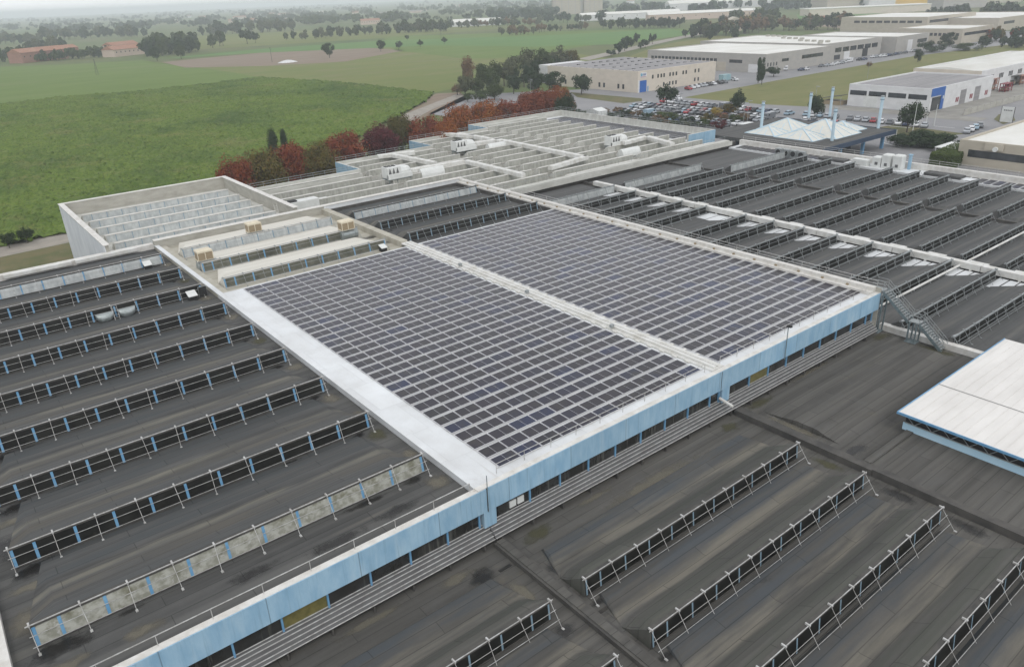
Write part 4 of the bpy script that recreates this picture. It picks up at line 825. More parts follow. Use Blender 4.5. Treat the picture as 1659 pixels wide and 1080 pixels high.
for i, (px, pyb, pyt) in enumerate(((1477, 222, 176), (1489, 206, 176), (1500, 202, 183), (1513, 204, 176), (1449, 238, 215))):
    p = G(px, pyb); d = (p-Vector((0, 0, CAMH))).length; hgt = (pyb-pyt)*d/FPX
    t = thing('flagpole', 'slim white flagpole without flag, %s by the dark green hedge' % (['leftmost of the tall four', 'second of the four', 'third of the four', 'rightmost of the four', 'short lone one at far left'][i]), 'flagpole', p, 0, 'white flagpoles'); MB().tube((0, 0, 0), (0, 0, hgt), .11, 6, r2=.06).build('pole', 'ahu', t); MB().tube((0, 0, hgt), (0, 0, hgt+.2), .1, 6).build('finial', 'steel', t)
t = thing('covered_walkway', 'white thin canopy over parked cars left of the canopy building', 'carport', G(1265, 208, -6.6)); MB().box(-1, -5, -.15, 4, 14, .1).build('roof', 'ahu', t)
for y in (-4, 4, 12): MB().box(1.3, y, -3.4, 1.5, y+.2, -.15).build('post', 'steel', t)
# street lamps in the car parks
for i, (px, py, h_) in enumerate(((1101, 190, 8), (1210, 205, 8), (1319, 178, 8), (860, 160, 8), (1035, 120, 8), (1252, 118, 8), (1203, 215, 9), (1405, 128, 7))):
    t = thing('street_lamp', 'thin grey street lamp, %s' % ['standing among the bushes of the crowded car park', 'right of the bushes beside the clipped hedge', 'between the two round trees behind the pyramids', 'above the red trees by the track', 'in front of the cream warehouse', 'on the street before the grey warehouse', 'next to the white carport roof', 'at the meadow corner'][i], 'street lamp', G(px, py)); MB().tube((0, 0, 0), (0, 0, h_), .09, 6, r2=.06).build('pole', 'steel', t); MB().box(-.15, -1.2, h_-.1, .15, .2, h_+.06).build('lamp_head', 'steel', t)
# ================================================================ TREES
def leafmat(name, a, b, c, dark=.35):
    return mk(name, a, b, sc=(.45, .45, .45), detail=3, rough=.9, spec=.15, fac=(.4, .6), lay=[(c, (.9, .9, .9), .52, .68, .8)], rnd=tuple(v*.75 for v in b))
TM = {'red': leafmat('red_autumn_leaves', (.14, .024, .015), (.19, .05, .02), (.28, .11, .032)), 'orange': leafmat('orange_autumn_leaves', (.26, .09, .02), (.20, .05, .018), (.16, .12, .03)),
 'purple': leafmat('purple_leaves', (.07, .016, .02), (.10, .02, .022), (.05, .02, .02)), 'olive': leafmat('olive_turning_leaves', (.11, .085, .022), (.08, .075, .02), (.2, .09, .025)),
 'green': leafmat('green_leaves', (.042, .062, .022), (.06, .08, .026), (.03, .045, .02)), 'dark': leafmat('dark_green_leaves', (.022, .04, .018), (.035, .055, .022), (.016, .028, .014)),
 'pale': leafmat('grey_green_leaves', (.075, .09, .045), (.10, .105, .055), (.055, .07, .035)), 'yellow': leafmat('yellow_leaves', (.35, .24, .03), (.28, .2, .04), (.2, .18, .05)), 'brown': leafmat('brown_thin_leaves', (.14, .09, .045), (.17, .11, .06), (.1, .08, .04)),
 'hedge': leafmat('bright_hedge_leaves', (.05, .075, .02), (.075, .1, .028), (.035, .055, .016))}
M['bark'] = mk('grey_brown_bark', (.09, .075, .06), (.06, .05, .04), sc=(2, 2, .6), rough=.9)
def crown(seed, kind, n, size, shape='round', nclump=26):
    rg = random.Random(seed); m = MB(); cl = []
    for i in range(nclump):
        while True:
            v = Vector((rg.uniform(-1, 1), rg.uniform(-1, 1), rg.uniform(-1, 1)))
            if .25 < v.length < 1: break
        v = v.normalized()*rg.uniform(.45, .86)
        if shape == 'round': c = Vector((v.x*.5, v.y*.5, .60+v.z*.34))
        elif shape == 'full': c = Vector((v.x*.46, v.y*.46, .46+v.z*.40))
        elif shape == 'tall': c = Vector((v.x*.33, v.y*.33, .55+v.z*.42))
        elif shape == 'oval': c = Vector((v.x*.45*(1.1-.5*max(0, v.z)), v.y*.45*(1.1-.5*max(0, v.z)), .54+v.z*.42))
        elif shape == 'cypress': c = Vector((v.x*.15*(1.1-.8*max(0, v.z)), v.y*.15*(1.1-.8*max(0, v.z)), .52+v.z*.46))
        elif shape == 'bush': c = Vector((v.x*.7, v.y*.7, .45+v.z*.42))
        cl.append((c, rg.uniform(.13, .22)*(.7 if shape in ('cypress',) else 1)))
    for i in range(n):
        c, r = cl[i % nclump]
        d = Vector((rg.gauss(0, 1), rg.gauss(0, 1), rg.gauss(0, 1))).normalized()*r*rg.uniform(.55, 1.0)
        p = c+d; nrm = (d.normalized()+Vector((rg.uniform(-.5, .5), rg.uniform(-.5, .5), rg.uniform(-.1, .8)))).normalized()
        a = nrm.orthogonal().normalized(); b_ = nrm.cross(a); t = rg.uniform(0, 3.14); a, b_ = a*math.cos(t)+b_*math.sin(t), b_*math.cos(t)-a*math.sin(t)
        s_ = size*rg.uniform(.6, 1.3)
        m.face([p-a*s_-b_*s_*.5, p+a*s_*.2-b_*s_, p+a*s_+b_*s_*.4, p-a*s_*.2+b_*s_])
    return m.mesh('crown', TM[kind])
def trunkmesh(seed, th=.35, shape='round'):
    rg = random.Random(seed); m = MB(); m.tube((0, 0, -.02), (0, 0, th), .028, 7, r2=.018)
    if shape != 'cypress':
        for i in range(5):
            a = rg.uniform(0, 6.3); r = rg.uniform(.15, .32); m.tube((0, 0, th-.04), (r*math.cos(a), r*math.sin(a), th+rg.uniform(.15, .35)), .014, 5, r2=.004)
    m.tube((0, 0, th), (0, 0, .8), .018, 6, r2=.004); return m.mesh('trunk', 'bark')
PROT = {}
def protos(kind, lod, shape):
    k = (kind, lod, shape)
    if k not in PROT:
        n, sz, nc = {0: (8500, .0165, 46), 1: (2200, .028, 26), 2: (420, .068, 15)}[lod]
        PROT[k] = [(crown(hash(k[0]) % 997*0+sum(map(ord, kind))+i*7+lod, kind, n, sz, shape, nc), trunkmesh(i+lod*5, .3, shape)) for i in range(3 if lod < 2 else 4)]
    return PROT[k]
TN = {'bush': 'bush', 'cypress': 'cypress_tree'}
rgt = random.Random(21); tcount = {}
def tree(p, h, wd, kind, lod, label, group=None, shape='round', name=None):
    pr = rgt.choice(protos(kind, lod, shape))
    t = ob(name or TN.get(shape, 'tree'), None, None, p, rgt.uniform(0, 6.28)); t.scale = (wd, wd, h); tag(t, label, 'bush' if shape == 'bush' else 'tree', group)
    ob('crown', pr[0], t)
    if shape != 'bush': ob('trunk', pr[1], t)
    return t
def top(px, py, h): q = G(px, py, ZG+h); q.z = ZG; return q
# red row behind the rear hall: (px, top py, width px, kind)
RT = [(374, 252, 46, 'red', 'crimson tree at the left end of the autumn row'), (424, 239, 54, 'olive', 'brown-green tree, second from the left of the autumn row'), (470, 228, 54, 'red', 'dark red tree, third of the autumn row'), (515, 227, 48, 'olive', 'olive-dark tree between two red ones above the annex'), (553, 207, 62, 'red', 'broad bright red tree in the left half of the autumn row'),
 (613, 199, 50, 'purple', 'deep purple tree right of the broad red one'), (645, 183, 44, 'olive', 'yellow-green tree standing tallest right of the purple tree'), (688, 183, 52, 'red', 'rust-red tree behind the second step'), (722, 190, 34, 'orange', 'small orange-green tree behind the second step'), (745, 166, 44, 'orange', 'orange-red tree behind the blue step wall'), (783, 160, 50, 'orange', 'orange-olive tree in the middle of the right half of the row'),
 (826, 156, 50, 'red', 'dull red tree, third before the large pair at the right end'), (860, 145, 44, 'red', 'rust tree adjoining the large red ones at right'), (885, 139, 46, 'red', 'large bright red tree near the right end of the row'), (908, 138, 36, 'orange', 'red-brown tree next to last at the right end'), (916, 146, 26, 'dark', 'dark green-red tree closing the right end of the autumn row')]
for (px, py, wpx, kd, lb) in RT:
    h = 11.0; p = top(px, py+3, h); d = (p-Vector((0, 0, CAMH))).length
    tree(p, h*1.16, wpx*d/FPX*1.36, kd, 0, lb, 'autumn trees along the rear hall', 'full')
for (px, py, h, wpx, kd, lb, shp) in ((438, 207, 9, 22, 'dark', 'dark evergreen with two tops behind the red row, left one', 'tall'), (456, 205, 10, 16, 'dark', 'thin dark evergreen leaning right behind the red row', 'tall')):
    p = top(px, py, h); d = (p-Vector((0, 0, CAMH))).length; tree(p, h, wpx*d/FPX, kd, 0, lb, None, shp)
# wood and single trees by the track and warehouse: px, py top, height, width px, kind, shape
MT = [(756, 90, 14, 28, 'brown', 'tall'), (752, 118, 11, 26, 'pale', 'round'), (780, 103, 13, 30, 'green', 'round'), (800, 98, 13, 28, 'green', 'round'), (815, 95, 13, 30, 'pale', 'round'), (832, 88, 14, 34, 'pale', 'round'), (858, 73, 17, 36, 'pale', 'oval'), (880, 76, 16, 34, 'green', 'oval'), (908, 72, 15, 40, 'pale', 'oval'), (925, 80, 12, 26, 'olive', 'round'), (895, 86, 12, 30, 'dark', 'round'), (848, 103, 11, 28, 'dark', 'round'), (872, 96, 11, 26, 'dark', 'round'), (800, 135, 7, 34, 'green', 'round'), (831, 119, 9, 26, 'dark', 'round'), (863, 113, 11, 34, 'dark', 'round'), (899, 114, 10, 36, 'dark', 'round'), (942, 119, 9, 32, 'dark', 'round'), (770, 125, 8, 30, 'green', 'round'), (740, 136, 5, 22, 'brown', 'round'), (796, 112, 11, 30, 'green', 'round'), (757, 150, 4, 14, 'green', 'round'), (777, 147, 5, 26, 'green', 'round'),
 (1081, 134, 9, 32, 'dark', 'round'), (1198, 143, 9, 22, 'dark', 'round'), (1328, 150, 9, 22, 'dark', 'round'), (1478, 161, 9.5, 35, 'dark', 'round'), (1232, 90, 12, 9, 'dark', 'cypress'), (1238, 92, 12, 8, 'dark', 'cypress'), (1255, 107, 5, 22, 'dark', 'round'), (1183, 168, 4, 24, 'olive', 'round'), (1162, 171, 4, 18, 'yellow', 'round'), (1490, 78, 7, 12, 'dark', 'oval'), (1409, 100, 3, 9, 'brown', 'round'), (1570, 68, 5, 28, 'green', 'bush'), (1542, 51, 9, 22, 'dark', 'oval'), (1516, 62, 8, 30, 'dark', 'bush')]
DESC = {'dark': 'dark green', 'green': 'mid green', 'pale': 'grey-green', 'brown': 'thin brown-leaved', 'olive': 'olive', 'orange': 'orange-tinged', 'yellow': 'yellow'}
PLACE = {0: 'alone at the left tip of the wood', 23: 'before the loading door of the cream warehouse', 24: 'at the edge of the meadow by the car park', 25: 'between two chimney columns', 26: 'before the white warehouse with window band', 27: 'left one of the two slim cypresses', 28: 'right one of the two slim cypresses', 29: 'beside the two cypresses', 32: 'at the kerb beside the row of parked cars', 33: 'tiny one on the meadow verge', 34: 'at the end of the meadow road', 35: 'before the distant pale warehouse', 36: 'hedge-like mass beside the far warehouse', 17: 'isolated left of the cream warehouse', 30: 'among the bushes by the clipped hedge', 31: 'at the right end of the bush line'}
for i, (px, py, h, wpx, kd, shp) in enumerate(MT):
    p = top(px, py, h); d = (p-Vector((0, 0, CAMH))).length
    tree(p, h, wpx*d/FPX*(2.6 if shp == 'cypress' else 1.1), kd, 1, '%s tree %s' % (DESC[kd], PLACE.get(i, 'in the wood by the track, %s counted from its left end' % ORD[sorted([(q[0], q[1]) for q in MT[:23]]).index((px, py))] if i < 23 else 'near the street')), 'trees of the wood beside the track' if 0 < i < 23 else None, shp)
# bushes along the car park
BU = [(976, 176, 3, 24, 'brown'), (985, 181, 3, 26, 'dark'), (1012, 178, 3, 26, 'dark'), (1001, 173, 3, 18, 'brown'), (1048, 181, 3, 24, 'dark'), (1030, 178, 3, 22, 'brown'), (1080, 180, 3.4, 34, 'hedge'), (1095, 184, 3, 26, 'green'), (1115, 188, 3, 24, 'dark'), (1068, 186, 2.6, 26, 'brown'), (1145, 184, 3.4, 26, 'olive'), (1170, 181, 3.4, 24, 'brown'), (1165, 193, 3.6, 28, 'purple'), (1190, 186, 3.4, 26, 'green'), (1205, 183, 3, 24, 'brown'), (1140, 193, 3, 22, 'green'), (930, 175, 3, 30, 'dark'), (950, 180, 2.6, 26, 'green'), (1184, 170, 3.5, 26, 'green')]
DESC.update({'hedge': 'bright green', 'purple': 'deep purple'})
for i, (px, py, h, wpx, kd) in enumerate(BU):
    p = top(px, py-2, h); d = (p-Vector((0, 0, CAMH))).length; tree(p, h, wpx*d/FPX*.8, kd, 1, '%s bush in the planting by the car park, %s from the left' % (DESC[kd], ORD[sorted([q[0] for q in BU]).index(px)]), 'bushes along the car park', 'bush')
for i in range(20):
    px = 950+i*11; p = top(px, 187+i*.55+rgt.uniform(-1, 1), 1.6); tree(p, 1.8, 3.2, rgt.choice(['brown', 'pale', 'dark', 'green', 'dark']), 1, 'low shrub in the ground planting just behind the rear hall parapet', 'low shrubs behind the rear hall', 'bush')
# clipped hedges and the big dark shrub
def hedge(p, L, wd, h, kind, label, rz=0, seed=1):
    rg = random.Random(seed); m = MB(); n = int((L*wd+2*(L+wd)*h)*26)
    for i in range(n):
        f = rg.random()
        if f < .5: q = Vector((rg.uniform(0, L), rg.uniform(0, wd), h*rg.uniform(.93, 1.04)))
        elif f < .75: q = Vector((rg.uniform(0, L), rg.choice((0, wd))+rg.uniform(-.1, .1), rg.uniform(0, h)))
        else: q = Vector((rg.choice((0, L))+rg.uniform(-.1, .1), rg.uniform(0, wd), rg.uniform(0, h)))
        a = Vector((rg.uniform(-1, 1), rg.uniform(-1, 1), rg.uniform(-1, 1))).normalized()*.2; b_ = a.orthogonal().normalized()*.16; m.face([q-a, q-b_, q+a, q+b_])
    m.box(.1, .1, 0, L-.1, wd-.1, h*.95); o = m.build('clipped_hedge', TM[kind], None, p, rz); tag(o, label, 'hedge'); return o
hedge(top(1233, 211, 3.2)+Vector((-2, -2.5, 0)), 4, 6, 3.2, 'hedge', 'box-clipped yellow-green hedge block right of the rear hall corner', 0, 4)
hedge(top(1488, 245, 3)+Vector((-1, -9, 0)), 16, 5.5, 3.2, 'hedge', 'long bright clipped hedge in front of the dark shrub mass', math.radians(5), 5)
for i, (px, py, h, w_) in enumerate(((1478, 210, 4.5, 9), (1492, 205, 5, 10), (1508, 206, 5, 9), (1522, 212, 4.5, 8), (1532, 220, 4, 6))): tree(top(px, py, h), h, w_, 'dark', 1, 'dense dark shrub at the foot of the flagpoles, %s from the left' % ORD[i], 'dark shrubs by the flagpoles', 'bush')
# single field trees
FT = [(16, 402, 1.4, 'dark', 'small dark sapling left one on the verge by the gravel path'), (45, 394, 1.4, 'dark', 'small dark sapling right one on the verge by the gravel path'), (617, 84, 10, 'dark', 'lone round tree left of two on the brown field'), (646, 81, 8, 'dark', 'lone small tree right of two on the brown field'), (681, 77, 7, 'dark', 'tiny lone tree on the green field'), (720, 72, 7, 'dark', 'tiny bush-like tree on the far green field'), (534, 94, 12, 'dark', 'lone dark tree beside the pale heap'), (660, 66, 6, 'dark', 'tiny dark bush on the far bright field'), (255, 99, 12, 'dark', 'small dark tree by the brown field corner'), (294, 96, 12, 'green', 'round tree near the brown field corner')]
for (px, py, h, kd, lb) in FT: tree(G(px, py), h if h > 2 else 3.5, (h if h > 2 else 3.5)*.9, kd, 1, lb)
for (px, py, h, w_) in ((1002, 88, 9, 9), (1012, 83, 11, 10), (1023, 77, 8, 8), (1032, 71, 9, 7), (1038, 80, 5, 5), (1045, 78, 7, 7), (1057, 72, 9, 7), (1125, 62, 9, 8), (1150, 66, 9, 9), (1120, 50, 7, 5), (1110, 61, 7, 6), (990, 92, 5, 7), (1190, 67, 8, 8), (1188, 62, 10, 9)):
    tree(G(px, py), h, w_, 'dark', 2, 'dark tree along the pale gravel road at x %d of the meadow edge' % px if False else 'dark round tree along the pale gravel road beyond the wood', 'trees along the gravel road')
# tree lines in the haze
LN = [((545, 60), (730, 50), 34, 14, ('pale', 'dark', 'green'), 'tall tree in the long line beyond the bright field', 'long tree line beyond the bright field'),
 ((488, 66), (545, 60), 8, 12, ('pale', 'dark'), 'round tree in the short line left of the long tree row', 'short line left of the long row'),
 ((655, 53), (725, 51), 12, 15, ('dark', 'green'), 'dark tree in the dense part of the long line', 'dense end of the long tree line'),
 ((240, 92), (330, 84), 20, 16, ('dark', 'green', 'dark'), 'large dark tree in the clump right of the farmstead', 'dark clump right of the farmstead'),
 ((248, 84), (318, 76), 14, 18, ('dark', 'green'), 'tall tree at the back of the farmstead clump', 'rear trees of the farmstead clump'),
 ((345, 78), (372, 74), 3, 17, ('green',), 'round tree between the farm clump and the twin trees', 'trees between farm clump and twin trees'),
 ((397, 72), (412, 70), 2, 17, ('dark',), 'one of the dark twin trees on the bright field edge', 'dark twin trees'),
 ((460, 66), (470, 65), 2, 11, ('dark', 'green'), 'small tree beside the bright field', 'small pair by the bright field'),
 ((815, 58), (860, 56), 9, 10, ('pale', 'brown'), 'low tree in the short hazy line on the far field', 'short hazy line on the far field'),
 ((872, 54), (950, 48), 14, 9, ('pale', 'dark', 'brown'), 'low tree in the line before the long greenhouse', 'line before the greenhouse'),
 ((985, 47), (1100, 45), 30, 11, ('dark', 'dark', 'green'), 'dark tree in the belt before the white greenhouses', 'belt before the greenhouses'),
 ((1130, 62), (1235, 52), 22, 14, ('dark', 'pale', 'brown', 'dark'), 'garden tree around the pale gabled house', 'trees round the pale gabled house'),
 ((1235, 50), (1390, 48), 32, 14, ('dark', 'green', 'pale', 'brown'), 'tree in the grove behind the white-roofed warehouses', 'grove behind the white-roofed warehouses'),
 ((1180, 42), (1260, 40), 14, 16, ('dark', 'green'), 'tall dark tree behind the pale gabled house', 'tall trees behind the gabled house'),
 ((1530, 36), (1578, 34), 16, 16, ('dark',), 'tree of the dense dark belt beyond the far warehouses', 'dense dark belt beyond the warehouses'),
 ((1612, 36), (1700, 34), 18, 17, ('dark', 'green'), 'dark tree at the upper right corner', 'upper right dark trees'),
 ((1598, 68), (1680, 62), 16, 9, ('orange', 'red', 'olive', 'dark'), 'autumn-coloured tree before the farthest warehouse', 'autumn trees at upper right'),
 ((1606, 78), (1690, 76), 16, 7, ('dark',), 'dark low tree of the hedge at the end of the meadow', 'dark hedge at meadow end'),
 ((0, 100), (40, 100), 7, 15, ('dark', 'green'), 'dark tree before the left end of the brick farm', 'trees before the brick farm'),
 ((62, 101), (175, 92), 24, 10, ('dark', 'green'), 'bushy tree along the front of the red-roofed farm', 'bushy front trees of the farm'),
 ((40, 84), (110, 80), 9, 15, ('pale', 'dark'), 'tree behind the brick farm', 'trees behind the brick farm'),
 ((0, 72), (60, 70), 12, 17, ('pale', 'dark', 'pale'), 'hazy tree in the far left clump', 'far left hazy clump'),
 ((70, 66), (150, 63), 12, 20, ('pale', 'dark'), 'hazy tree in the scattered line left of the farm', 'scattered hazy line at left'),
 ((155, 61), (240, 60), 16, 18, ('pale', 'dark'), 'hazy tree in the second scattered line', 'second scattered hazy line'),
 ((330, 58), (480, 50), 24, 20, ('pale', 'dark'), 'hazy tree of the far middle-left line', 'far middle-left line'),
 ((735, 46), (880, 42), 26, 12, ('brown', 'pale', 'dark'), 'tree in the hedgerow under the white sheds', 'hedgerow under the white sheds'),
 ((880, 38), (985, 36), 14, 14, ('brown', 'dark', 'pale'), 'taller tree beside the pale tower block', 'trees beside the tower block')]
MASS = {'trees round the pale gabled house', 'grove behind the white-roofed warehouses', 'tall trees behind the gabled house', 'far left hazy clump', 'scattered hazy line at left', 'second scattered hazy line', 'far middle-left line', 'hedgerow under the white sheds', 'trees beside the tower block', 'rear trees of the farmstead clump', 'belt before the greenhouses', 'autumn trees at upper right'}
fm = MB(); FK = sorted(TM)
def merge(p, h, wd, kd, sh):
    cm, tm = rgt.choice(protos(kd, 2, sh)); a = rgt.uniform(0, 6.28); ca, sa = math.cos(a)*wd, math.sin(a)*wd
    for me, mi in ((cm, FK.index(kd)), (tm, len(FK))):
        k = len(fm.v); fm.v += [(p.x+v.co.x*ca-v.co.y*sa, p.y+v.co.x*sa+v.co.y*ca, p.z+v.co.z*h) for v in me.vertices]
        for q in me.polygons: fm.f.append(tuple(k+i for i in q.vertices)); fm.m.append(mi)
for (a, b_, n, h, kinds, lb, gp) in LN:
    A_ = G(*a); B_ = G(*b_); mass = gp in MASS
    for i in range(n):
        p = A_.lerp(B_, (i+rgt.uniform(.1, .9))/n); p += Vector((rgt.uniform(-4, 4), rgt.uniform(-8, 14), 0)); hh = h*rgt.uniform(.65, 1.15)
        kd = rgt.choice(kinds); wd = hh*rgt.uniform(.65, 1.0); sh = rgt.choice(['round', 'oval', 'round'])
        if mass: merge(p, hh, wd, kd, sh)
        else: tree(p, hh, wd, kd, 2, lb, gp, sh)
tag(fm.build('far_trees', [TM[k] for k in FK]+['bark']), 'distant hazy trees of the plain around farms and greenhouses', 'trees', None, 'stuff')
tree(G(1208, 52), 15, 13, 'yellow', 1, 'bright yellow tree beside the pale gabled house')
# far woods: merged leaf masses no one could count
for wi, (x0, x1, yb0, yb1, n) in enumerate(((-200, 500, 33, 64, 1500), (430, 900, 12, 44, 1100), (800, 1400, -12, 36, 1200), (1300, 1800, -22, 12, 600))):
    rg = random.Random(70+wi); m = MB()
    for i in range(n):
        f = rg.random()**.8; px = rg.uniform(x0, x1); hor = 24.4-px*.0428; py = (yb0+(yb1-yb0)*f) - (px-x0)*.035
        py = max(py, hor+9)
        if noise.noise((px*.02, py*.16, wi*3.1)) < -.03: continue
        p = G(px, py); hh = rg.uniform(8, 20); r = hh*rg.uniform(.35, .6); k = 10
        for q in range(3):
            c = p+Vector((rg.uniform(-r, r), rg.uniform(-r, r), hh*rg.uniform(.35, .65))); rr = r*rg.uniform(.5, .8)
            for j in range(k):
                d = Vector((rg.gauss(0, 1), rg.gauss(0, 1), rg.gauss(0, 1))).normalized(); u = d.orthogonal().normalized()*rr*.6; v = d.cross(u).normalized()*rr*.6; cc = c+d*rr*.7
                m.face([cc-u, cc-v, cc+u, cc+v])
    tag(m.build('far_woodland', TM[['dark', 'green', 'dark', 'green'][wi]]), ['hazy woods along the left skyline', 'hazy woods on the middle skyline', 'hazy woods on the right middle skyline', 'hazy woods along the upper right'][wi], 'woodland', None, 'stuff')
# ================================================================ FARMS, HOUSES, SHEDS IN THE DISTANCE
def house(p, L, D, h, label, wall='wwhite', roof='rtile', rz=0, group=None, name='house'):
    t = thing(name, label, 'house' if name == 'house' else 'building', p, rz, group); MB().box(-L/2, -D/2, 0, L/2, D/2, h).build('wall', wall, t); r_ = D*.22
    MB().loft([[(x, -D/2-.5, h), (x, 0, h+r_), (x, D/2+.5, h)] for x in (-L/2-.5, L/2+.5)], closed=True).build('roof', roof, t)
    n = max(1, min(8, int(L/4)))
    for i in range(n): x = -L/2+(i+.5)*L/n; MB().box(x-.6, -D/2-.06, h*.55, x+.6, -D/2, h*.55+1.3).build('window', 'win', t)
    return t
M['brick'] = wallmat('old_brick_wall', (.30, .15, .11), (.25, .13, .10)); M['pinkw'] = wallmat('pale_pink_wall', (.5, .4, .33), (.45, .36, .3))
house(G(65, 99), 54, 16, 9, 'long red-brick farm wing at far left', 'brick', 'rtile', .62, None, 'farm_building'); house(G(90, 93), 50, 14, 8, 'long terracotta-roofed farm wing behind the brick one', 'brick', 'rtile', .6, None, 'farm_building')
house(G(205, 90), 44, 16, 6.5, 'red-roofed farm hall with pink wall at the dark clump', 'pinkw', 'rtile', .55, None, 'farm_building'); house(G(198, 85), 36, 14, 8, 'patchy-roofed barn behind the farm hall', 'pinkw', 'rtile', .55, None, 'farm_building')
house(G(1188, 50), 14, 12, 10, 'pale gabled house left of the yellow tree', 'pinkw', 'wtan', .9); house(G(1345, 42), 34, 12, 7, 'red-roofed pale house behind the warehouses', 'pinkw', 'rtile', -.6)
house(G(1020, 31), 150, 14, 8, 'long white greenhouse row left of two', 'wwhite', 'rwhite', -.55, None, 'greenhouse'); house(G(1135, 31), 150, 14, 8, 'long pinkish-white greenhouse row right of two', 'pinkw', 'rwhite', -.55, None, 'greenhouse')
house(G(1170, 14), 220, 26, 12, 'long pale shed far beyond the greenhouses', 'wwhite', 'rwhite', -.5, None, 'shed'); house(G(770, 42), 75, 18, 6, 'white low shed row in the far hedgerow', 'wwhite', 'rwhite', -.5, None, 'shed'); house(G(600, 40), 34, 14, 7, 'orange-roofed hazy house above the tree line', 'pinkw', 'rtile', -.4)
for (px, py, w_, h_, lb) in ((917, 24, 52, 40, 'pale square grain tower block on the skyline'), (935, 22, 24, 44, 'grey narrow tower beside the pale block'), (960, 22, 36, 32, 'hazy white silo block right of the towers')):
    p = G(px, py); t = thing('silo_tower', lb, 'silo', p, -.6); MB().box(-w_/2, -w_/4, 0, w_/2, w_/4, h_).build('wall', 'wtan' if h_ < 42 else 'wgrey', t); MB().box(-w_/2-.5, -w_/4-.5, h_, w_/2+.5, w_/4+.5, h_+1.5).build('roof', 'wgrey', t)
    for k in range(4): MB().box(-w_/2+w_*(k+.2)/4, -w_/4-.4, 0, -w_/2+w_*(k+.3)/4, -w_/4, h_).build('pilaster', 'wgrey', t)
for (px, py, L, D, h_, wl, rf, lb) in ((1480, 10, 300, 60, 14, 'wtan', 'rwhite', 'very long pale factory with orange-yellow middle at the top edge'), (1420, 14, 40, 30, 34, 'wwhite', 'rwhite', 'tall white tower of the factory at the top edge'), (1548, 13, 60, 40, 24, 'wgrey', 'rgrey', 'grey block right of the round bush at the top edge'), (1400, 22, 160, 30, 8, 'wcream', 'rwhite', 'cream low shed before the long factory')):
    p = G(px, py); t = thing('factory_building', lb, 'factory', p, -.62); MB().box(-L/2, -D/2, 0, L/2, D/2, h_).build('wall', wl, t); MB().box(-L/2-.5, -D/2-.5, h_, L/2+.5, D/2+.5, h_+1).build('roof', rf, t)
    if L > 200: MB().box(-60, -D/2-.3, 1, 10, -D/2, h_-1).build('wall_panel', mk('orange_yellow_wall', (.6, .38, .08), rough=.7), t)
rg = random.Random(8)
for i in range(46):
    px = rg.uniform(250, 1350); hor = 24.4-px*.0428; py = hor+rg.uniform(17, 33)
    if 1150 < px and py > 8: py = hor+22
    big = rg.random() < .3
    house(G(px, py), rg.uniform(12, 22)*(2.4 if big else 1), rg.uniform(9, 13), rg.uniform(5, 9), 'small pale house lost in the haze of the far plain', rg.choice(['wwhite', 'pinkw', 'wcream']), rg.choice(['rtile', 'rwhite', 'rtile', 'rgrey']), rg.uniform(-1.2, 1.2), 'hazy houses of the far plain')
# power poles, heap
for i, (px, py, h_) in enumerate(((158, 122, 11), (441, 101, 11), (715, 66, 10), (1140, 62, 9))):
    t = thing('power_pole', 'thin wooden power pole %s' % ['on the left green field, in two slanting legs', 'on the brown field left of the pale heap', 'far on the bright green field', 'beside the gravel road'][i], 'power pole', G(px, py)); MB().tube((-.8 if i == 0 else 0, 0, 0), (0, 0, h_), .13, 6).build('pole', 'wire', t); MB().box(-.9, -.06, h_-.8, .9, .06, h_-.65).build('crossarm', 'wire', t)
    if i == 0: MB().tube((.8, 0, 0), (0, 0, h_), .13, 6).build('strut', 'wire', t)
m = MB(); n = 18; rgs = [[(7*r*math.cos(2*math.pi*i/n)*(1+.2*math.sin(i*2.3)), 4*r*math.sin(2*math.pi*i/n)*(1+.15*math.sin(i*3.1)), z) for i in range(n)] for r, z in ((1, 0), (.75, .8), (.4, 1.6), (.08, 1.9))]
m.loft(rgs, closed=True); tag(m.build('material_heap', 'wwhite', None, G(466, 101.5)), 'pale covered heap on the brown field', 'heap')
